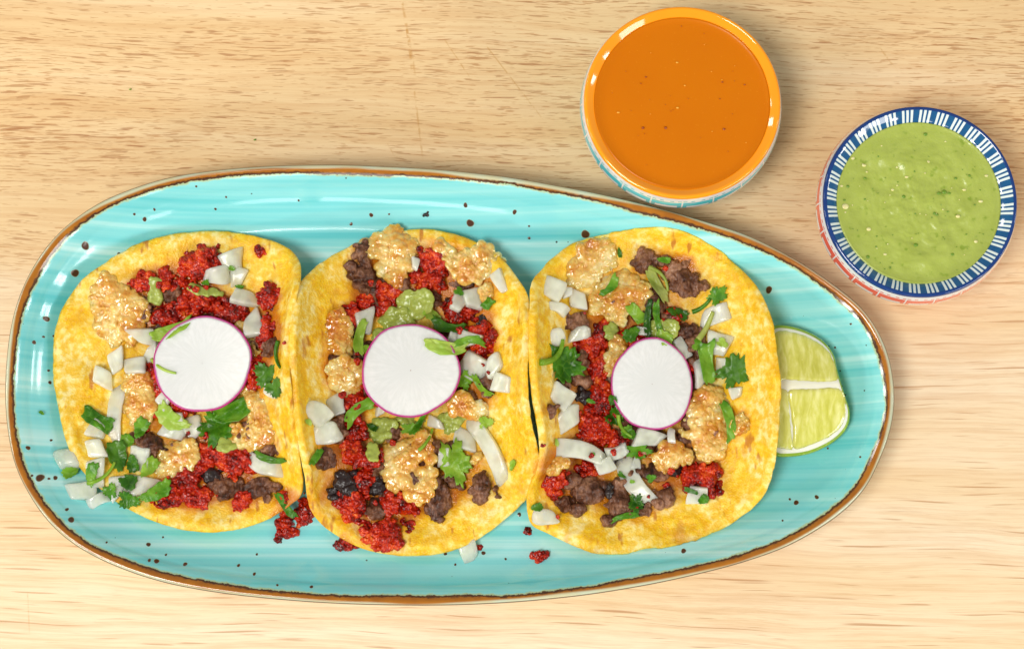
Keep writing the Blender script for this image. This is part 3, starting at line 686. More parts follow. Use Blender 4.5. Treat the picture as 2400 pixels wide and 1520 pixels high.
MLEAF = leaf_material('cilantro_leaf', sr(50, 108, 14), sr(94, 160, 30), sr(150, 200, 62))
MLEAFD = leaf_material('cilantro_leaf_dark', sr(34, 78, 12), sr(60, 118, 22), sr(106, 160, 44))
MLEAFL = leaf_material('cilantro_leaf_pale', sr(124, 176, 40), sr(164, 206, 62), sr(200, 222, 104))
MSTEM = leaf_material('cilantro_stem', sr(140, 166, 56), sr(172, 190, 82), sr(204, 212, 120))
MSALSA = mat_green_salsa('green_salsa_dollop'); MSALSA.node_tree.nodes['Principled BSDF'].inputs['Transmission Weight'].default_value = .12

# ------------------------------------------------------------------ filling: where everything lies
# lumps: kind, x, y, rx, ry, turn (degrees)
C, B, K, G = 'chorizo_crumble', 'beef_piece', 'charred_beef_piece', 'salsa_dollop'
LUMPS = [
 # lower layer
 (B, 600, 800, 28, 26, 0), (B, 520, 1020, 42, 26, 0), (B, 440, 1045, 30, 22, 0), (B, 470, 770, 50, 26, 0), (C, 600, 870, 26, 40, 0), (C, 400, 950, 40, 26, 20), (B, 330, 730, 26, 30, 0),
 (B, 1000, 700, 42, 26, 0), (B, 925, 655, 30, 26, 0), (B, 1052, 800, 36, 32, 0), (B, 1092, 935, 32, 32, 0), (B, 850, 905, 40, 42, 0), (B, 850, 830, 38, 32, 0), (B, 900, 1092, 36, 30, 0), (B, 980, 1125, 50, 40, 0), (B, 1000, 1050, 42, 30, 0), (B, 1062, 1062, 30, 34, 0), (B, 790, 1010, 28, 34, 0), (C, 1120, 840, 30, 26, 0),
 (B, 1450, 718, 40, 30, 0), (B, 1522, 716, 50, 40, 0), (B, 1440, 905, 30, 50, 0), (B, 1612, 905, 30, 50, 0), (B, 1462, 1045, 32, 26, 0), (B, 1562, 1050, 38, 30, 0), (B, 1645, 1000, 40, 42, 0), (B, 1345, 862, 34, 32, 0), (B, 1640, 830, 32, 32, 0), (B, 1332, 1052, 42, 26, 0), (K, 1425, 1075, 30, 20, 0), (C, 1480, 790, 40, 24, 0),
 # left taco
 (B, 375, 772, 30, 20, 0), (B, 625, 748, 26, 20, 20), (B, 640, 815, 24, 30, 0), (B, 405, 690, 26, 22, 0), (B, 352, 1040, 40, 30, -20), (B, 635, 1052, 22, 20, 0), (K, 500, 1117, 28, 20, -25),
 (B, 536, 1142, 33, 31, 40), (B, 611, 1145, 47, 29, 10), (B, 560, 880, 50, 40, 0), (B, 440, 900, 60, 40, 0), (B, 590, 1010, 30, 30, 0),
 (C, 463, 625, 52, 36, -35), (C, 338, 662, 26, 22, 0), (C, 388, 655, 12, 26, 0), (C, 402, 738, 42, 26, -20), (C, 470, 706, 52, 28, 0), (C, 542, 735, 46, 30, 20), (C, 638, 695, 31, 28, 0), (C, 632, 778, 22, 28, 0),
 (C, 548, 1075, 52, 42, 30), (C, 482, 1078, 26, 44, 25), (C, 436, 1125, 42, 28, -20), (C, 392, 1157, 36, 25, -25), (C, 466, 1163, 38, 19, 0), (C, 568, 1172, 16, 18, 0), (C, 665, 1165, 9, 10, 0), (C, 610, 588, 9, 9, 0),
 (C, 380, 890, 60, 60, 0), (C, 520, 800, 60, 50, 0),
 # middle taco
 (B, 848, 592, 17, 30, 15), (B, 852, 645, 34, 34, 0), (B, 872, 690, 24, 30, -20), (B, 1080, 667, 40, 12, 5), (K, 1132, 748, 12, 22, 10), (B, 1145, 905, 20, 36, -20), (B, 758, 1072, 24, 34, 0), (K, 803, 1127, 37, 33, 0), (K, 775, 1150, 16, 14, 0),
 (K, 876, 1138, 22, 22, 0), (B, 882, 1190, 24, 32, 20), (B, 936, 1168, 15, 28, 0), (B, 1030, 1172, 34, 46, 20), (B, 1062, 1130, 32, 16, 20), (B, 1130, 1142, 28, 46, -10), (B, 925, 1015, 22, 16, 0), (B, 800, 850, 34, 26, 0), (B, 960, 880, 70, 60, 0),
 (C, 1010, 607, 32, 22, 0), (C, 1060, 617, 14, 12, 0), (C, 1008, 655, 38, 27, 15), (C, 905, 683, 32, 19, 0), (C, 858, 705, 15, 14, 0), (C, 895, 721, 26, 15, -15), (C, 823, 738, 21, 26, 0), (C, 1085, 733, 50, 29, 10), (C, 1132, 792, 30, 34, 0),
 (C, 790, 880, 13, 12, 0), (C, 828, 940, 20, 15, 0), (C, 820, 985, 27, 20, 0), (C, 827, 1020, 25, 19, 0), (C, 816, 1060, 23, 25, 0), (C, 858, 1072, 30, 27, 0), (C, 852, 1120, 18, 25, 0), (C, 827, 1185, 35, 36, 0), (C, 915, 1175, 18, 32, 0), (C, 955, 1182, 17, 28, -15), (C, 903, 1252, 47, 36, -20), (C, 900, 880, 50, 50, 0), (C, 1030, 860, 50, 60, 0),
 # right taco
 (B, 1508, 606, 30, 26, 0), (B, 1560, 612, 26, 14, 10), (B, 1590, 638, 36, 28, 0), (B, 1616, 672, 32, 34, 0), (B, 1608, 618, 14, 14, 0), (B, 1345, 755, 36, 26, 0), (B, 1608, 777, 30, 25, 0), (B, 1320, 905, 26, 18, 0), (K, 1360, 930, 22, 20, 0), (B, 1290, 962, 20, 18, 0),
 (B, 1372, 1150, 50, 40, 10), (B, 1320, 1180, 23, 21, 20), (B, 1345, 1125, 22, 18, 0), (B, 1450, 1176, 34, 50, 20), (K, 1426, 1145, 11, 20, 10), (B, 1502, 1196, 32, 22, 0), (B, 1556, 1166, 27, 26, 0), (B, 1533, 1110, 40, 22, 0), (K, 1582, 1102, 14, 18, 0), (B, 1520, 900, 70, 60, 0), (B, 1500, 1020, 40, 40, 0),
 (C, 1575, 760, 19, 33, 0), (C, 1405, 775, 15, 29, 0), (C, 1382, 815, 34, 23, 0), (C, 1402, 862, 28, 36, 0), (C, 1405, 930, 30, 30, 0), (C, 1385, 1000, 44, 42, 0), (C, 1442, 1032, 26, 18, 0), (C, 1377, 1095, 20, 19, 0), (C, 1297, 1115, 31, 34, 0), (C, 1640, 1118, 50, 36, 10), (C, 1622, 862, 9, 16, 0), (C, 1560, 840, 40, 40, 0),
 # fallen on the plate
 (C, 712, 1195, 17, 38, 10), (C, 668, 1222, 17, 16, 0), (C, 678, 1245, 14, 13, 0), (C, 654, 1252, 9, 9, 0), (C, 805, 1277, 17, 13, 0), (C, 1263, 1303, 17, 12, 15), (C, 1237, 1243, 5, 5, 0), (K, 1000, 503, 9, 6, -25), (C, 1120, 1283, 5, 5, 0),
 # green salsa
 (G, 364, 675, 17, 43, 3), (G, 482, 681, 50, 15, 5), (G, 975, 712, 52, 34, -10), (G, 930, 750, 48, 26, -20), (G, 895, 795, 22, 24, 0), (G, 898, 1008, 42, 28, -20), (G, 873, 1060, 17, 30, 0), (G, 1062, 985, 42, 24, -30), (G, 960, 988, 52, 17, 0), (G, 1432, 775, 17, 25, 20), (G, 1548, 772, 42, 30, 0), (G, 405, 1008, 26, 16, 0), (G, 530, 1045, 22, 18, 20),
]
CRACK = [
 [(234, 635), (259, 648), (278, 665), (308, 676), (327, 692), (349, 720), (355, 736), (333, 753), (316, 789), (308, 811), (272, 813), (245, 797), (226, 775), (220, 747), (212, 720), (209, 687), (226, 654)],
 [(296, 877), (330, 872), (357, 885), (365, 930), (362, 975), (340, 1003), (310, 1005), (290, 985), (283, 945)],
 [(359, 1109), (370, 1070), (392, 1042), (425, 1031), (461, 1040), (467, 1059), (458, 1098), (434, 1117), (392, 1120)],
 [(558, 910), (605, 915), (643, 943), (657, 993), (649, 1020), (627, 1042), (599, 1059), (577, 1050), (547, 1040), (533, 1009), (550, 990), (575, 1000), (595, 960), (565, 930)],
 [(553, 761), (575, 756), (594, 791), (616, 824), (597, 841), (583, 824), (570, 791)],
 [(839, 587), (886, 545), (913, 524), (939, 532), (947, 545), (970, 558), (986, 576), (976, 595), (963, 605), (957, 642), (949, 674), (923, 671), (897, 653), (884, 637), (889, 613), (865, 600), (842, 603)],
 [(1020, 560), (1049, 568), (1073, 587), (1107, 582), (1136, 568), (1160, 587), (1184, 613), (1160, 634), (1142, 655), (1107, 663), (1070, 650), (1052, 626), (1036, 600)],
 [(744, 771), (765, 753), (778, 726), (805, 726), (818, 763), (828, 816), (818, 837), (786, 837), (760, 811)],
 [(760, 858), (786, 839), (823, 842), (850, 853), (848, 900), (820, 930), (790, 915), (765, 890)],
 [(1053, 934), (1090, 913), (1114, 934), (1153, 944), (1150, 971), (1120, 980), (1084, 971), (1056, 965)],
 [(893, 1049), (917, 1040), (963, 1028), (1008, 1016), (1017, 1061), (1020, 1120), (1015, 1150), (1023, 1165), (1008, 1177), (972, 1180), (947, 1146), (914, 1143), (899, 1116)],
 [(1130, 665), (1150, 668), (1160, 690), (1145, 708), (1128, 695)],
 [(1095, 1090), (1110, 1075), (1128, 1062), (1130, 1072), (1112, 1092)],
 [(1327, 653), (1345, 595), (1369, 568), (1407, 560), (1441, 579), (1447, 608), (1433, 632), (1412, 643), (1401, 667), (1369, 677), (1340, 672), (1319, 656)],
 [(1391, 685), (1407, 653), (1441, 637), (1479, 640), (1503, 661), (1529, 683), (1513, 707), (1500, 733), (1473, 741), (1460, 773), (1439, 755), (1415, 741), (1393, 739), (1385, 712)],
 [(1452, 779), (1472, 800), (1455, 830), (1440, 870), (1425, 885), (1416, 860), (1425, 820), (1435, 790)],
 [(1596, 938), (1625, 932), (1648, 906), (1683, 906), (1709, 929), (1712, 961), (1700, 996), (1709, 1019), (1695, 1054), (1672, 1077), (1648, 1080), (1628, 1059), (1619, 1031), (1593, 1019), (1608, 967)],
 [(1527, 1077), (1541, 1051), (1573, 1033), (1605, 1048), (1628, 1074), (1608, 1088), (1590, 1088), (1567, 1103), (1547, 1117), (1533, 1103)],
 [(1276, 1080), (1295, 1070), (1325, 1074), (1332, 1090), (1310, 1100), (1285, 1110)],
 [(1715, 985), (1735, 965), (1755, 970), (1762, 1000), (1745, 1015), (1720, 1010)],
]
HOLES = {10: [(985, 1090, 15)], 16: [(1612, 1000, 10)], 5: [(955, 592, 6)]}
# onion: x, y, width, height, turn, thickness px, bend, word
ON = [
 (543, 610, 54, 50, -10, 22, .1, 'square'), (508, 645, 64, 44, 0, 20, .3, 'rounded'), (558, 648, 36, 48, 15, 18, 0, 'square'), (573, 697, 62, 35, 6, 24, 0, 'oblong'), (592, 755, 44, 68, -15, 18, .2, 'oblong'), (335, 788, 56, 42, -8, 20, 0, 'square'), (355, 828, 34, 46, 0, 18, 0, 'square'),
 (272, 845, 38, 52, -22, 22, 0, 'square'), (316, 857, 52, 40, 8, 24, 0, 'square'), (241, 885, 48, 44, 14, 26, 0, 'square'), (268, 965, 34, 165, 4, 16, .15, 'long'), (226, 1005, 42, 38, 8, 20, 0, 'square'), (224, 1050, 45, 44, -4, 28, 0, 'square'), (158, 1075, 52, 58, -28, 26, .2, 'rounded'),
 (224, 1110, 42, 70, 6, 18, 0, 'oblong'), (192, 1150, 70, 40, -6, 18, 0, 'oblong'), (232, 1168, 56, 28, -18, 16, .3, 'slim'), (328, 1075, 48, 60, 14, 18, 0, 'square'), (275, 1140, 34, 50, -8, 18, 0, 'square'), (325, 1138, 78, 50, 14, 20, .35, 'curved'), (452, 1000, 46, 48, -28, 20, 0, 'square'),
 (385, 935, 30, 42, 40, 18, 0, 'square'), (405, 1010, 62, 34, 20, 12, .2, 'thin'), (625, 1093, 108, 40, 18, 20, .35, 'long'), (412, 975, 36, 24, 0, 16, 0, 'small'), (635, 920, 42, 22, 30, 16, 0, 'slim'),
 (972, 617, 17, 32, 4, 18, 0, 'small'), (1172, 660, 28, 58, -18, 18, 0, 'oblong'), (1077, 705, 34, 50, 16, 26, .2, 'square'), (1107, 698, 40, 48, -4, 20, 0, 'square'), (854, 752, 38, 56, 10, 20, .2, 'oblong'), (1097, 795, 54, 38, 8, 20, 0, 'square'), (1060, 792, 22, 32, 20, 16, 0, 'small'), (1110, 860, 70, 58, 15, 22, .25, 'square'),
 (1158, 852, 46, 52, -18, 20, .25, 'rounded'), (1176, 898, 52, 42, 14, 20, 0, 'square'), (742, 966, 70, 50, 22, 24, .2, 'rounded'), (787, 950, 40, 48, -18, 18, 0, 'square'), (765, 1014, 74, 54, -6, 24, .25, 'rounded'), (1020, 990, 40, 26, 10, 16, 0, 'small'), (1090, 1030, 56, 48, 18, 16, 0, 'square'), (1040, 1070, 28, 46, 10, 18, 0, 'oblong'),
 (1148, 1048, 182, 40, 55, 18, .12, 'long'), (892, 960, 22, 22, 0, 18, 0, 'small'), (1099, 1293, 42, 54, -20, 18, 0, 'oblong'),
 (1297, 677, 52, 50, 32, 24, 0, 'square'), (1355, 702, 42, 44, 5, 20, 0, 'square'), (1330, 684, 24, 26, 0, 14, 0, 'small'), (1310, 720, 58, 26, 22, 18, .2, 'slim'), (1306, 790, 40, 46, -20, 16, .2, 'rounded'), (1360, 780, 58, 34, -6, 18, .35, 'curved'), (1675, 738, 76, 44, -14, 14, .1, 'thin'), (1685, 805, 52, 54, 4, 22, 0, 'square'),
 (1650, 868, 50, 62, -14, 16, .25, 'rounded'), (1692, 852, 30, 30, 10, 14, 0, 'small'), (1598, 817, 28, 54, -28, 18, 0, 'oblong'), (1505, 775, 28, 20, 12, 16, 0, 'small'), (1315, 928, 58, 48, 26, 24, 0, 'square'), (1330, 980, 74, 48, -30, 20, .3, 'curved'), (1360, 1053, 150, 42, 9, 22, .12, 'long'), (1447, 1060, 52, 28, -26, 14, 0, 'slim'),
 (1418, 1092, 46, 34, -20, 14, 0, 'thin'), (1483, 1130, 132, 46, 56, 18, .15, 'long'), (1520, 1027, 66, 42, 14, 22, 0, 'square'), (1492, 1085, 20, 32, 15, 16, 0, 'small'), (1573, 1020, 18, 34, 5, 14, 0, 'slim'), (1635, 1160, 46, 44, 10, 14, 0, 'thin'), (1278, 1210, 60, 36, 4, 22, .2, 'rounded'), (1725, 920, 30, 26, 0, 14, 0, 'small'), (1455, 962, 14, 34, -30, 14, 0, 'slim'),
]
# cilantro: form, x, y, length, width, turn, in-plane bend, tone (d dark, m mid, l pale, s stem)
CI = [
 ('strip', 402, 776, 98, 28, -20, .2, 'l', 1), ('leaf', 624, 876, 66, 64, 100, 0, 'd', 0), ('leaf', 642, 908, 50, 44, 60, 0, 'd', 0), ('stem', 650, 832, 62, 9, 84, .3, 'm', 0), ('strip', 228, 984, 76, 34, 30, .1, 'm', 0), ('oval', 330, 1003, 50, 30, -70, 0, 'm', 0), ('oval', 300, 1032, 32, 30, 0, 0, 'm', 0),
 ('oval', 277, 1068, 72, 40, 80, 0, 'd', 0), ('oval', 402, 985, 84, 42, 32, .3, 'l', 0), ('leaf', 508, 1002, 92, 84, 100, 0, 'm', 0), ('strip', 560, 962, 112, 40, -22, .2, 'm', 0), ('oval', 213, 1110, 56, 26, 100, .2, 'm', 0), ('stem', 240, 1112, 76, 9, -40, .3, 'l', 0), ('oval', 311, 1085, 42, 26, 80, 0, 'm', 0),
 ('oval', 350, 1095, 54, 28, -50, 0, 'l', 0), ('oval', 300, 1128, 42, 34, 20, 0, 'd', 0), ('leaf', 258, 1150, 44, 36, 60, 0, 'm', 0), ('oval', 365, 1155, 80, 34, -28, .2, 'm', 0), ('leaf', 300, 1172, 60, 40, 10, 0, 'm', 0), ('oval', 165, 1106, 36, 22, -20, 0, 'm', 0), ('strip', 668, 1185, 66, 17, 55, .1, 'm', 0), ('strip', 632, 1077, 74, 14, 14, .2, 'd', 0),
 ('oval', 544, 629, 15, 11, 20, 0, 'm', 0), ('oval', 481, 663, 19, 11, 0, 0, 'm', 0), ('oval', 561, 672, 22, 10, 15, 0, 'm', 0), ('oval', 98, 967, 12, 7, 40, 0, 'm', 0), ('stem', 380, 860, 70, 8, 30, .2, 'l', 0),
 ('leaf', 1075, 682, 28, 22, 40, 0, 'm', 0), ('strip', 1143, 712, 28, 20, -45, 0, 'm', 0), ('strip', 842, 788, 80, 22, 100, .2, 'l', 0), ('oval', 1015, 740, 46, 24, 30, 0, 'l', 0), ('strip', 1050, 768, 80, 26, 14, .2, 'd', 0), ('strip', 1042, 816, 96, 28, 10, .2, 'l', 1), ('strip', 1100, 795, 68, 18, -4, -.3, 'm', 0), ('oval', 862, 818, 28, 20, 30, 0, 'l', 0),
 ('leaf', 1086, 890, 48, 42, 70, 0, 'm', 0), ('strip', 1126, 908, 62, 13, 52, .2, 'l', 0), ('strip', 838, 958, 80, 24, -38, -.3, 'm', 0), ('leaf', 962, 1005, 58, 28, 0, 0, 'm', 0), ('strip', 985, 990, 56, 12, -60, .1, 'm', 0), ('leaf', 1137, 990, 40, 30, -10, 0, 'l', 0), ('leaf', 1066, 1078, 122, 70, 75, 0, 'l', 0), ('strip', 742, 1070, 42, 15, -62, 0, 'm', 0),
 ('oval', 872, 1000, 28, 14, 30, 0, 'd', 0), ('oval', 1200, 1090, 26, 12, -75, 0, 'l', 0), ('oval', 725, 990, 16, 11, 60, 0, 'l', 0), ('stem', 1000, 1030, 60, 8, -60, .2, 'l', 0),
 ('strip', 1432, 673, 58, 18, -48, .3, 'm', 0), ('oval', 1556, 609, 32, 14, 5, 0, 'm', 0), ('oval', 1452, 592, 24, 9, 80, 0, 'd', 0), ('strip', 1535, 662, 104, 22, 60, .05, 's', 0), ('stem', 1548, 650, 70, 9, 50, -.4, 's', 0), ('strip', 1492, 735, 52, 28, 46, .1, 'l', 0), ('strip', 1517, 745, 86, 15, 95, .1, 'd', 0), ('strip', 1540, 748, 78, 15, 80, .1, 'm', 0), ('oval', 1480, 782, 42, 30, -40, 0, 'm', 0), ('oval', 1556, 790, 44, 30, 50, 0, 'l', 0),
 ('oval', 1588, 733, 52, 24, 20, 0, 'd', 0), ('leaf', 1680, 693, 56, 40, -40, 0, 'm', 0), ('stem', 1645, 718, 50, 10, -35, .2, 'm', 0), ('stem', 1655, 765, 72, 13, -62, .1, 's', 0), ('leaf', 1636, 808, 34, 30, 20, 0, 'm', 0), ('strip', 1656, 850, 92, 32, 84, .15, 'm', 0), ('leaf', 1720, 870, 100, 72, -45, 0, 'd', 0), ('leaf', 1692, 803, 32, 22, 30, 0, 'l', 0), ('leaf', 1318, 852, 108, 88, 20, 0, 'm', 0), ('stem', 1300, 830, 80, 14, -50, .4, 'l', 0),
 ('oval', 1385, 940, 22, 9, 20, 0, 'm', 0), ('leaf', 1438, 978, 46, 42, 40, 0, 'm', 0), ('oval', 1474, 1014, 34, 28, 40, 0, 'm', 0), ('leaf', 1494, 1058, 68, 34, 0, 0, 'm', 0), ('leaf', 1525, 1120, 26, 20, -20, 0, 'm', 0), ('leaf', 1490, 1178, 54, 36, 90, 0, 'm', 0), ('strip', 1465, 1208, 62, 12, -10, -.2, 'm', 0), ('strip', 1712, 985, 92, 22, 80, -.2, 'm', 0), ('strip', 1620, 1150, 32, 10, 20, 0, 'd', 0), ('oval', 1648, 1170, 26, 20, -30, 0, 'm', 0),
 ('oval', 1258, 1188, 28, 18, -10, 0, 'd', 0), ('oval', 1435, 936, 24, 18, 60, 0, 'm', 0), ('oval', 1305, 1036, 18, 8, 80, 0, 'l', 0), ('oval', 1388, 1065, 14, 8, -30, 0, 'm', 0), ('leaf', 1456, 1112, 26, 12, 40, 0, 'm', 0), ('oval', 1482, 1128, 12, 8, 10, 0, 'm', 0), ('stem', 1460, 1000, 60, 9, 60, .3, 'l', 0),
]
RAD = [(476, 852, 116, 112, 0), (962, 868, 113, 110, 10), (1528, 900, 94, 109, -4)]
TN = ['left', 'middle', 'right']
def taco_of(x): return 0 if x < 690 else (1 if x < 1248 else 2)
CLK = ['twelve', 'one', 'two', 'three', 'four', 'five', 'six', 'seven', 'eight', 'nine', 'ten', 'eleven']
PEND = []
def describe(o, desc, cat, x, y, word):
    PEND.append([o, desc, cat, x, y, word])
ON_PLATE = {(712, 1195): 'red chorizo crumble fallen between the left and middle tacos', (668, 1222): 'red chorizo crumb on the plate below the left taco, topmost of three', (678, 1245): 'dark red chorizo crumb on the plate below the left taco',
 (654, 1252): 'tiny orange chorizo crumb on the plate, leftmost below the left taco', (805, 1277): 'red chorizo crumb on the plate at the lower left of the middle taco', (1263, 1303): 'lone red chorizo crumb on the plate below the right taco', (1237, 1243): 'tiny chorizo speck on the plate under the gap between middle and right tacos',
 (1000, 503): 'small black crumb on the turquoise plate above the middle taco', (1120, 1283): 'tiny chorizo speck beside the onion fallen below the middle taco', (98, 967): 'tiny cilantro fleck on the plate left of the left taco', (1099, 1293): 'lone onion piece fallen on the plate below the middle taco',
 (158, 1075): 'rounded onion piece hanging over the left edge of the left taco', (165, 1106): 'small cilantro scrap on the plate at the left edge of the left taco', (192, 1150): 'translucent onion piece lying on the plate at the left taco, lower left', (610, 588): 'tiny red chorizo dot on the top right of the left tortilla', (665, 1165): 'tiny chorizo dot on the lower right edge of the left tortilla'}
GROUPS = {}

# ------------------------------------------------------------------ filling: build lump shapes (voxel-joined blobs), then rest them on what is below
def lump_items(kind, rx, ry, ang, r_):
    rx, ry = rx * PX * 1.16, ry * PX * 1.16; mn = min(rx, ry); it = []; ca, sa = math.cos(-ang), math.sin(-ang); p1, p2, p3 = r_.uniform(0, 6.3), r_.uniform(0, 6.3), r_.uniform(0, 6.3)
    lob = lambda t: 1 + .20 * math.sin(2 * t + p1) + .16 * math.sin(3 * t + p2) + .10 * math.sin(5 * t + p3)
    def put(u, v, z, a, b, c): it.append((u * ca - v * sa, u * sa + v * ca, z, a, b, c))
    if kind == C:
        hgt = min(mn * .8, .0055); put(0, 0, hgt * .30, rx * .74, ry * .74, hgt * .6)
        for _ in range(int(min(26 + rx * ry * 1.7e6, 240))):
            t = r_.uniform(0, 6.283); q = math.sqrt(r_.uniform(0, 1)) * r_.uniform(.85, 1.08) * lob(t); u, v = rx * q * math.cos(t), ry * q * math.sin(t)
            a = r_.choice([.0004, .0006, .0008, .0012, .0017]) * r_.uniform(.8, 1.25) * min(1, .45 + mn / .006); z = r_.uniform(.05, 1) * hgt * (1 - .6 * q * q); put(u, v, z, a * r_.uniform(.7, 1.5), a * r_.uniform(.7, 1.3), a * r_.uniform(.8, 1.1))
    elif kind in (B, K):
        hgt = min(mn * .85, .0062)
        put(0, 0, hgt * .35, rx * .7, ry * .7, hgt * .5)
        for k in range(int(6 + rx * ry * 5e4)):
            t = r_.uniform(0, 6.283); q = math.sqrt(r_.uniform(0, 1)) * .9 * lob(t); u, v = rx * q * math.cos(t), ry * q * math.sin(t)
            a = mn * r_.uniform(.2, .42); put(u, v, r_.uniform(.15, .8) * hgt * (1 - .4 * q), a * r_.uniform(.7, 1.6), a * r_.uniform(.7, 1.4), hgt * r_.uniform(.25, .5))
    else:
        hgt = min(mn * .42, .0022)
        for k in range(22):
            t = r_.uniform(0, 6.283); q = math.sqrt(r_.uniform(0, 1)) * .7; a = mn * r_.uniform(.25, .6)
            put(rx * q * math.cos(t), ry * q * math.sin(t), hgt * .25, a, a * .9, hgt * r_.uniform(.5, .9))
    return it
def crack_items(pg, holes, r_):
    pg = np.array(pg, float); c = pg.mean(0); mnx, mny = pg.min(0); mxx, mxy = pg.max(0); sz = min(mxx - mnx, mxy - mny); it = []; n = 0; tries = 0
    A = .5 * abs(np.sum(pg[:, 0] * np.roll(pg[:, 1], -1) - np.roll(pg[:, 0], -1) * pg[:, 1])); need = int(20 + A / 34)
    nrm_ = lambda x, y: np.sqrt(((pg - (x, y)) ** 2).sum(1)).min()
    while n < need and tries < 6000:
        tries += 1; x, y = r_.uniform(mnx, mxx), r_.uniform(mny, mxy)
        if not inside(pg, np.array(x), np.array(y)): continue
        if any((x - a) ** 2 + (y - b) ** 2 < (r + 3) ** 2 for a, b, r in holes): continue
        ed = min(nrm_(x, y), 40)
        a = min(r_.choice([3, 4, 6, 9, 13, 17]), 2.6 + ed * .65) * r_.uniform(.85, 1.15)
        z = (4 + 7 * min(1, ed / (sz * .3))) * r_.uniform(.5, 1.1)
        if a > 9: z *= .5
        elif a < 6.5: z *= 1.5
        it.append(((x - c[0]) * PX, -(y - c[1]) * PX, z * PX, a * PX, a * PX, a * PX * r_.uniform(.65, .95))); n += 1
    return it, c
jobs = []
ro = random.Random(5)
def mod_obj(name, items, vox, mat, sm, sub=2):
    v, f = blobs(items, sub); me = new_mesh(name, v, f); o = add(name, me, mat)
    r = o.modifiers.new('r', 'REMESH'); r.mode = 'VOXEL'; r.voxel_size = vox; r.use_smooth_shade = True
    s = o.modifiers.new('s', 'SMOOTH'); s.factor = .5; s.iterations = sm; return o
for q in LUMPS:
    kind, x, y, rx, ry, rot = q
    vox = {C: .00031, B: .00042, K: .0004, G: .0005}[kind]
    if max(rx, ry) < 12: vox *= .7
    it = lump_items(kind, rx, ry, math.radians(rot), ro)
    jobs.append((kind, mod_obj({K: 'beef_piece'}.get(kind, kind) if (x, y) != (1000, 503) else 'crumb', it, vox, {C: MCHO, B: MBEEF, K: MBLACK, G: MSALSA}[kind], 3 if kind == G else 1, 2), x, y, rx, ry, rot))
for k, pg in enumerate(CRACK):
    it, c = crack_items(pg, HOLES.get(k, []), ro)
    p = np.array(pg); rx, ry = (p.max(0) - p.min(0)) / 2
    jobs.append(('crackling_piece', mod_obj('crackling_piece', it, .00030, MCRK, 2, 2), float(c[0]), float(c[1]), rx, ry, 0))
dg = bpy.context.evaluated_depsgraph_get()
for j in jobs:
    kind, o = j[0], j[1]
    me = bpy.data.meshes.new_from_object(o.evaluated_get(dg)); old = o.data
    n = len(me.vertices); v = np.empty(n * 3, np.float32); me.vertices.foreach_get('co', v); v = v.reshape(-1, 3).astype(float)
    nv = np.empty(n * 3, np.float32); me.vertex_normals.foreach_get('vector', nv); nv = nv.reshape(-1, 3)
    off = np.array([j[2] * .013, j[3] * .017, 1.3])
    if kind == C: d = .00065 * fbm(v * 380 + off, 3, .62) + .0003 * gnoise(v * 900 + off)
    elif kind in (B, K): d = .0014 * fbm(v * 150 + off, 4, .6) - .0011 * np.abs(gnoise(v * np.array([300, 300, 300]) + off + 9)) + .0003
    elif kind == G: d = .00055 * fbm(v * 330 + off, 3, .6)
    else: d = .00010 * fbm(v * 500 + off, 2, .6) + .0011 * gnoise(v * 130 + off)
    v = v + nv * d[:, None]; me.vertices.foreach_set('co', v.astype(np.float32).ravel())
    me.polygons.foreach_set('use_smooth', np.ones(len(me.polygons), bool)); me.update()
    o.modifiers.clear(); o.data = me
    if not me.materials: me.materials.append(old.materials[0])
    bpy.data.meshes.remove(old)
def foot(x, y, rx, ry, rot, z):
    """heightfield samples under a turned ellipse; x, y photo pixels, seen at height z"""
    w = P(x, y, z); g = np.linspace(-.85, .85, 11); U, V = np.meshgrid(g, g); k = U * U + V * V <= .75; U, V = U[k], V[k]
    a = math.radians(-rot); ux, uy = U * rx * PX, V * ry * PX
    xy = np.stack([w[0] + ux * math.cos(a) - uy * math.sin(a), w[1] + ux * math.sin(a) + uy * math.cos(a)], -1)
    return w, xy, sampleH(H, xy)
def rest(x, y, rx, ry, rot, pct, zg=.014):
    z = zg
    for _ in range(4):
        w, xy, hs = foot(x, y, rx, ry, rot, z); z = float(np.percentile(hs, pct))
    return w, xy, hs, z
def tilt_of(xy, hs, w, mx):
    A = np.c_[xy - w[:2], np.ones(len(xy))]; s = np.linalg.lstsq(A, hs, rcond=None)[0]; g = s[:2]; m = np.linalg.norm(g); lim = math.tan(math.radians(mx))
    if m > lim: g = g * lim / m
    return g
def matrix_on(g, rot, w, z):
    n = Vector((-g[0], -g[1], 1)).normalized(); xa = Vector((math.cos(rot), math.sin(rot), 0)); xa = (xa - n * xa.dot(n)).normalized(); ya = n.cross(xa)
    return Matrix(((xa[0], ya[0], n[0], w[0]), (xa[1], ya[1], n[1], w[1]), (xa[2], ya[2], n[2], z), (0, 0, 0, 1)))
NICE = {C: ('red chorizo crumble', 'chorizo'), B: ('brown grilled beef piece', 'beef'), K: ('charred black beef piece', 'beef'), G: ('green salsa dollop', 'salsa'), 'crackling_piece': ('golden bubbly crackling', 'crackling')}
for (kind, o, x, y, rx, ry, rot) in jobs:
    pct = {C: 45, B: 40, K: 40, G: 60, 'crackling_piece': 55}[kind]
    w, xy, hs, z = rest(x, y, rx, ry, rot, pct)
    g = tilt_of(xy, hs, w, 14 if kind != G else 22)
    o.matrix_world = matrix_on(g, 0, P(x, y, z), z - (.0004 if kind != G else .0002)); stamp_obj(o)
    size = 'large' if rx * ry > 1500 else ('small' if rx * ry < 500 else '')
    describe(o, (size + ' ' + NICE[kind][0]).strip(), NICE[kind][1], x, y, None)

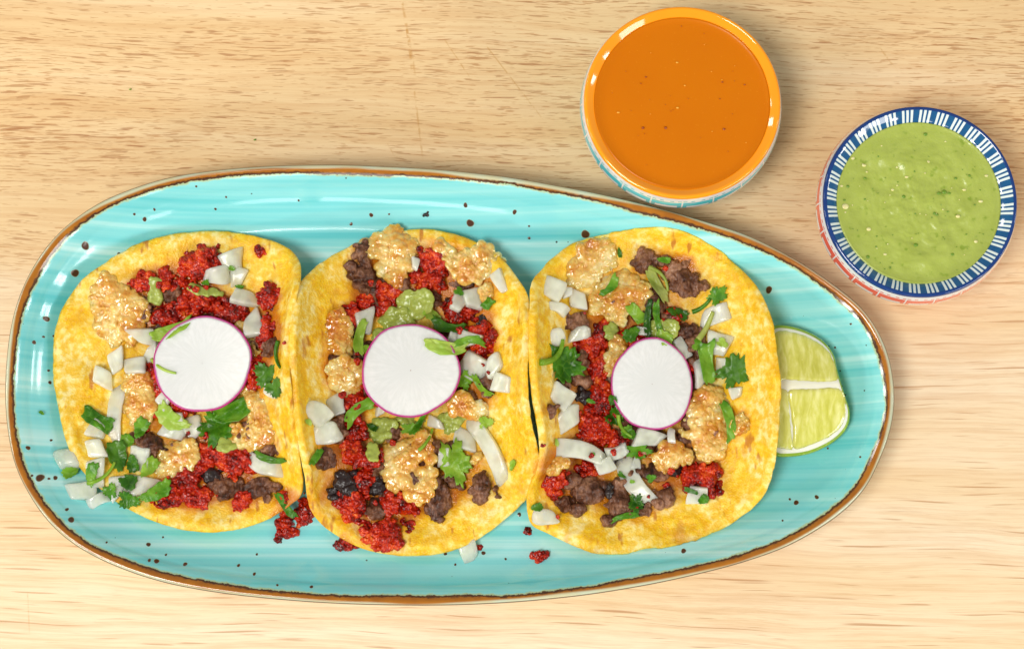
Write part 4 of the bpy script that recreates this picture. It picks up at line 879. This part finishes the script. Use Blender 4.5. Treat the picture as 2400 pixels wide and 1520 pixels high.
# grease stains on the tortillas, spreading from the meat that lies on them
for ti, t in enumerate(tort):
    me = t.data; n = len(me.vertices); v = np.empty(n * 3); me.vertices.foreach_get('co', v); v = v.reshape(-1, 3)[:, :2] + np.array(t.location)[:2]; gsum = np.zeros(n)
    for (kind, o, x, y, rx, ry, rot) in jobs:
        if kind == G: continue
        p = np.array(o.matrix_world.translation)[:2]; R_ = (max(rx, ry) * .75 + 16) * PX
        gsum += (.95 if kind == C else .6) * np.exp(-((v - p) ** 2).sum(1) / R_ ** 2)
    attr(me, 'grease', np.clip(gsum, 0, 1.3))

# onion
def rbox(w, h, t, r, n=9):
    """rounded box from a gridded cube"""
    g = np.linspace(-1, 1, n); V = []; F = []
    for ax in range(3):
        for sg in (-1, 1):
            U, W_ = np.meshgrid(g, g, indexing='ij'); p = np.zeros((n, n, 3)); p[..., ax] = sg; p[..., (ax + 1) % 3] = U; p[..., (ax + 2) % 3] = W_
            b = len(V) * n * n; i, j = np.meshgrid(np.arange(n - 1), np.arange(n - 1), indexing='ij'); a = b + i * n + j
            q = np.stack([a, a + n, a + n + 1, a + 1], -1).reshape(-1, 4); F.append(q if sg > 0 else q[:, ::-1]); V.append(p.reshape(-1, 3))
    v = np.concatenate(V); f = np.concatenate(F); half = np.array([w, h, t]) / 2
    q = v * half; c = np.clip(q, -(half - r), half - r); d = q - c; L = np.linalg.norm(d, axis=1)[:, None]; v = c + np.where(L > 1e-9, d / np.maximum(L, 1e-9) * r, 0)
    return v, f
def weld(name, v, f, dist=1e-5):
    me = bpy.data.meshes.new(name); b = bmesh.new(); vs = [b.verts.new(p) for p in v]
    for q in f.tolist(): b.faces.new([vs[i] for i in q])
    bmesh.ops.remove_doubles(b, verts=b.verts, dist=dist)
    for fa in b.faces: fa.smooth = True
    b.to_mesh(me); b.free(); return me
for (x, y, w_, h_, rot, t, bend, word) in ON:
    W_, H_, T_ = w_ * PX * .96, h_ * PX * .96, t * PX * .9; r = min(W_, H_, T_) * (.2 if word not in ('rounded', 'curved') else .34); bend += ro.uniform(.05, .25)
    v, f = rbox(W_, H_, T_, r); u, vv = v[:, 0] / W_ * 2, v[:, 1] / H_ * 2
    j = [ro.uniform(-.3, .3) for _ in range(4)]
    if word in ('long', 'slim', 'thin'): j = [q * .5 for q in j]
    v[:, 0] += W_ * .5 * (j[0] * vv + j[1] * u * vv); v[:, 1] += H_ * .5 * (j[2] * u + j[3] * u * vv)
    if word in ('rounded', 'curved'):
        k = 1 - .22 * np.clip(np.abs(u), 0, 1) ** 2.5; v[:, 1] *= k
    L = max(W_, H_); s_ = u if W_ >= H_ else vv
    v[:, 2] -= bend * L * .35 * s_ ** 2
    if word in ('long', 'slim', 'curved'):
        if W_ >= H_: v[:, 1] += .10 * W_ * s_ ** 2 * (1 if x % 2 else -1)
        else: v[:, 0] += .06 * H_ * s_ ** 2
    v += (np.stack([gnoise(v * 160 + x * .37), gnoise(v * 160 + y * .53 + 9), gnoise(v * 160 + 31)], -1)) * .0005
    o = add('onion_piece', weld('onion_piece', v, f), MON)
    w, xy, hs, z = rest(x, y, w_ / 2, h_ / 2, rot, 60)
    g = tilt_of(xy, hs, w, 24) + np.array([ro.uniform(-.12, .12), ro.uniform(-.12, .12)])
    o.matrix_world = matrix_on(g, math.radians(-rot), P(x, y, z + T_ / 2), z + T_ * .42); stamp_obj(o)
    describe(o, word + ' white onion piece', 'onion', x, y, word)

# loose scraps among the filling: small chorizo crumbs and onion bits beside the larger pieces
scr = random.Random(23); SPC = [q for q in LUMPS if q[0] in (C, B) and q[3] > 14 and (q[1], q[2]) not in ON_PLATE]
proto = []
for k in range(6):
    it = [(scr.uniform(-.0007, .0007), scr.uniform(-.0007, .0007), scr.uniform(.0002, .0009), *[scr.uniform(.0004, .0009)] * 3) for _ in range(9)]
    v, f = blobs(it, 2); v = v + .00012 * np.stack([gnoise(v * 1500 + 3), gnoise(v * 1500 + 7), gnoise(v * 1500 + 11)], -1); me = new_mesh('chorizo_crumb', v, f); me.materials.append(MCHO); proto.append(me)
nsc = 0
while nsc < 48:
    q = scr.choice(SPC); t = scr.uniform(0, 6.283); e = scr.uniform(.95, 1.45); x, y = q[1] + math.cos(t) * (q[3] * e + 3), q[2] + math.sin(t) * (q[4] * e + 3); ti = taco_of(x)
    if y < 575 or y > 1255 or math.hypot((x - RAD[ti][0]) / RAD[ti][2], (y - RAD[ti][1]) / RAD[ti][3]) < 1.02 or any(inside(pg_, x, y) for pg_ in CRACK): continue
    w, xy, hs, z = rest(x, y, 6, 6, 0, 55)
    o = add('chorizo_crumb', proto[nsc % 6], None, loc=(w[0], w[1], z - .0002)); o.rotation_euler = (0, 0, scr.uniform(0, 6.28)); s_ = scr.uniform(.55, 1.35); o.scale = (s_, s_, s_)
    describe(o, 'tiny loose chorizo crumb', 'chorizo', x, y, None); nsc += 1

# radish slices
def radish_material():
    m = M('radish_flesh'); c = m.coord(); r = m.at('rr'); th = m.at('th')
    st = m.noise(m.n('CombineXYZ', 0, None, X=m.math('MULTIPLY', m.n('Attribute', 'Vector', {'attribute_name': 'dirx'}, ), 1.0), Y=m.math('MULTIPLY', th, 1.0), Z=m.math('MULTIPLY', r, .5)), 9.0, 3, .6)
    col = m.mix(m.math('MULTIPLY', m.smooth(st, .3, .8), m.smooth(r, .0, .8)), sr(221, 222, 219), sr(234, 234, 232))
    col = m.mix(m.math('MULTIPLY', m.smooth(m.math('ADD', r, m.math('MULTIPLY', m.math('SUBTRACT', m.noise(c, 260, 3), .5), .05)), .935, .98), .85), col, sr(212, 110, 172))
    m.set(**{'Base Color': col, 'Roughness': .3, 'Specular IOR Level': .4, 'Subsurface Weight': .6, 'Subsurface Radius': (.004, .0038, .0036), 'Subsurface Scale': 1.0,
             'Normal': m.bump(st, .10, .0005)}); return m.m
def radish_skin_material():
    m = M('radish_skin'); c = m.coord()
    m.set(**{'Base Color': m.mix(m.noise(c, 300, 2), sr(176, 26, 116), sr(206, 60, 146)), 'Roughness': .3, 'Subsurface Weight': .3, 'Subsurface Radius': (.002, .0008, .0012), 'Subsurface Scale': 1.0}); return m.m
MRF, MRS = radish_material(), radish_skin_material()
RL = ['thin white radish slice with magenta edge on the left taco', 'thin white radish slice with magenta edge on the middle taco', 'thin narrow white radish slice with magenta edge on the right taco']
for i, (x, y, rx, ry, rot) in enumerate(RAD):
    ns = 120; th = np.linspace(0, 2 * math.pi, ns, endpoint=False); wob = 1 + .014 * np.sin(2 * th + i) + .014 * np.sin(3 * th + 2 * i) + .010 * np.sin(5 * th + i * 3) + .005 * np.sin(9 * th + i)
    T_ = .0016
    w, xy, hs, z = rest(x, y, rx, ry, 0, 97, .024); g = tilt_of(xy, hs, w, 9)
    z = z + .0009; c0 = P(x, y, z)
    def rg2(q, dz): return np.c_[rx * PX * .985 * wob * np.cos(th) * q, ry * PX * .985 * wob * np.sin(th) * q, np.full(ns, dz) + .0010 * (q ** 2) * np.sin(2 * th + i * 1.7)]
    qs = np.linspace(.01, .972, 26); top = [rg2(q, T_) for q in qs]; bot = [rg2(q, 0) for q in qs[::-1]]
    v = np.concatenate(top + bot); me = new_mesh('radish_slice', v, ring_faces(52, ns).tolist())
    attr(me, 'rr', np.concatenate([np.repeat(qs, ns), np.repeat(qs[::-1], ns)])); attr(me, 'th', np.tile(np.sin(th), 52)); attr(me, 'dirx', np.tile(np.cos(th), 52))
    o = add('radish_slice', me, MRF); o.matrix_world = matrix_on(g, 0, c0, z); tag(o, RL[i], 'radish', 'radish slices on the tacos')
    sk = [rg2(q, dz) for q, dz in ((.970, T_ - .0001), (.972, T_ + .00002), (.985, T_ + .00002), (.997, T_ - .0002), (1.002, T_ * .5), (.995, .0002), (.98, 0), (.970, .0001))]
    k = add('skin', new_mesh('skin', np.concatenate(sk), ring_faces(len(sk), ns).tolist()), MRS, o); k['label'] = 'thin magenta skin round the slice'
    stamp_obj(o)

# cilantro: thin leaves draped on what lies below
def leaf_outline(form, L, Wd, r_, n=72):
    t = np.linspace(0, 2 * math.pi, n, endpoint=False)
    if form == 'leaf':
        lob = r_.choice([3, 5]); ph = r_.uniform(-.15, .15)
        a = t; core = .60 + .40 * np.abs(np.cos((a + ph) * lob / 2)) ** .7
        teeth = 1 + .11 * np.sin(a * 17 + r_.uniform(0, 6)) + .06 * np.sin(a * 29)
        base = 1 - .35 * np.exp(-((np.abs(a - math.pi)) / .5) ** 2)
        R = core * teeth * base; p = np.c_[np.cos(t) * R, np.sin(t) * R]
    elif form == 'oval':
        e = 2.4; c, s = np.cos(t), np.sin(t); p = np.c_[np.sign(c) * np.abs(c) ** (2 / e), np.sign(s) * np.abs(s) ** (2 / e)] * (1 + .07 * np.sin(t * 11 + r_.uniform(0, 6)) + .05 * np.sin(t * 5 + r_.uniform(0, 6)))[:, None]
        p[:, 1] *= 1 - .35 * p[:, 0] * r_.choice([-1, 1])
    else:
        e = 7; c, s = np.cos(t), np.sin(t); p = np.c_[np.sign(c) * np.abs(c) ** (2 / e), np.sign(s) * np.abs(s) ** (2 / e)]
        p[:, 1] *= 1 + .15 * np.sin(p[:, 0] * 3 + r_.uniform(0, 6)) + .10 * np.sin(p[:, 0] * 9 + r_.uniform(0, 6)); p[:, 0] += .10 * np.sin(p[:, 1] * 5 + r_.uniform(0, 6)) * (np.abs(p[:, 0]) > .9) + .12 * p[:, 1] * r_.choice([-1, 1])
    return np.c_[p[:, 0] * L / 2, p[:, 1] * Wd / 2]
TONE = {'d': MLEAFD, 'm': MLEAF, 'l': MLEAFL, 's': MSTEM}
for (form, x, y, L, Wd, rot, bend, tone, on_rad) in CI:
    a = math.radians(-rot); ca, sa = math.cos(a), math.sin(a); Hs = blur(H, 1 if L < 40 else 2) if True else H
    z = .016
    for _ in range(3):
        w = P(x, y, z); z = float(sampleH(Hs, w[:2])) + .0006
    if form == 'stem':
        n = 22; u = np.linspace(-1, 1, n); lx = u * L * PX / 2; ly = bend * L * PX / 2 * (u * u - .4)
        cx, cy = w[0] + lx * ca - ly * sa, w[1] + lx * sa + ly * ca; rad = Wd * PX / 2 * (1 - .25 * u) * .9
        zc = sampleH(blur(H, 6), np.c_[cx, cy]); zc = np.maximum(zc, sampleH(Hs, np.c_[cx, cy]) * .5 + zc * .5) + rad * .8
        pts = np.c_[cx, cy, zc]; tn = np.gradient(pts, axis=0); tn /= np.linalg.norm(tn, axis=1)[:, None]; sd = np.cross(tn, [0, 0, 1.0]); sd /= np.linalg.norm(sd, axis=1)[:, None]; up = np.cross(sd, tn)
        ns = 10; ph = np.linspace(0, 2 * math.pi, ns, endpoint=False)
        v = np.concatenate([pts[i] + rad[i] * (np.cos(ph)[:, None] * sd[i] + np.sin(ph)[:, None] * up[i]) for i in range(n)]); f = ring_faces(n, ns).tolist() + [list(range(ns))[::-1], list(range((n - 1) * ns, n * ns))]
        o = add('cilantro_sprig', new_mesh('cilantro_stem', v - w, f), TONE[tone], loc=tuple(w)); desc = 'thin green cilantro stem'
    else:
        p = leaf_outline(form, L * PX, Wd * PX, ro); n = len(p); rings = 9; vs = []
        curl = ro.uniform(.05, .28) * (0.5 if on_rad else 1); sg = ro.choice([-1, 1, 1]); sd = ro.uniform(0, 50)
        for k in range(rings):
            q = max(k / (rings - 1), .01); l = p * q; lx, ly = l[:, 0], l[:, 1] + bend * (l[:, 0] ** 2) / (L * PX / 2) 
            X, Y = w[0] + lx * ca - ly * sa, w[1] + lx * sa + ly * ca
            hz = sampleH(Hs, np.c_[X, Y]); hz = np.clip(hz, z - .0030, z + .0030)
            cr = curl * Wd * PX * (ly / (Wd * PX / 2)) ** 2 * .5 + .0007 * gnoise(np.c_[lx * 260 + sd, ly * 260, 0 * lx]) + .0004 * np.sin(lx * 1500 + sd) * q
            vs.append(np.c_[X, Y, np.maximum(hz + .0004, .45 * hz + .55 * z) + np.abs(cr) * (1 if sg > 0 else .6) + .0002])
        tp = np.concatenate(vs); bt = np.concatenate(vs[::-1]) - [0, 0, .00028]
        v = np.concatenate([tp, bt]) - w; f = ring_faces(2 * rings, n).tolist()
        o = add('cilantro_leaf', new_mesh('cilantro_leaf', v, f), TONE[tone], loc=tuple(w)); desc = {'leaf': 'frilly', 'oval': 'rounded', 'strip': 'strip of'}[form] + {'d': ' dark', 'm': ' bright', 'l': ' pale', 's': ' yellowish'}[tone] + ' green cilantro'
        if L > 24: stamp(tp, ring_faces(rings, n).tolist())
    describe(o, desc, 'cilantro', x, y, None)
# two green crumbs on the table
for (x, y, lb) in ((305, 210, 'tiny green crumb on the wooden table, upper left'), (597, 328, 'tiny green crumb on the wooden table just above the plate')):
    w = P(x, y, .0004); v, f = blobs([(0, 0, .0001, .0005, .00035, .0004), (.0003, .0002, .0001, .0003, .0003, .0003)], 2); tag(add('crumb', new_mesh('crumb', v, f), MHERB, loc=tuple(w)), lb, 'crumb', 'green crumbs on the table')

# ------------------------------------------------------------------ labels: clock position round the radish of the taco, then order outward
fam = {}
for (o, desc, cat, x, y, word) in PEND:
    gname = {'onion': 'onion pieces', 'chorizo': 'chorizo crumbles', 'beef': 'beef pieces', 'salsa': 'salsa dollops', 'crackling': 'cracklings', 'cilantro': 'cilantro scraps'}[cat]
    if (x, y) in ON_PLATE:
        if (x, y) == (1000, 503): tag(o, ON_PLATE[(x, y)], 'crumb')
        else: tag(o, ON_PLATE[(x, y)], cat, gname + (' fallen on the plate' if (x, y) not in ((610, 588), (665, 1165)) else ' on the left taco'))
        continue
    t = taco_of(x); rx, ry = RAD[t][0], RAD[t][1]; k = int(round(math.degrees(math.atan2(x - rx, ry - y)) / 30)) % 12
    d = math.hypot(x - rx, y - ry); fam.setdefault((desc, t, k if d > 75 else 99), []).append((d, o, cat, gname))
ORD = {2: ['nearer one', 'farther one'], 3: ['innermost', 'in between', 'outermost'], 4: ['innermost', 'second outward', 'third outward', 'outermost']}
for (desc, t, k), l in fam.items():
    l.sort(key=lambda q: q[0]); n = len(l)
    for i, (d, o, cat, gname) in enumerate(l):
        pos = f'at {CLK[k]} o\'clock from the {TN[t]} taco\'s radish' if k != 99 else f'under the {TN[t]} taco\'s radish'
        lab = f'{desc} {pos}'
        if n > 1: lab += ', ' + ORD.get(n, ['innermost', 'second outward', 'third outward', 'fourth outward', 'fifth outward', 'sixth outward', 'seventh outward', 'eighth outward'][:n - 1] + ['outermost'])[i]
        tag(o, lab, cat, f'{gname} on the {TN[t]} taco')
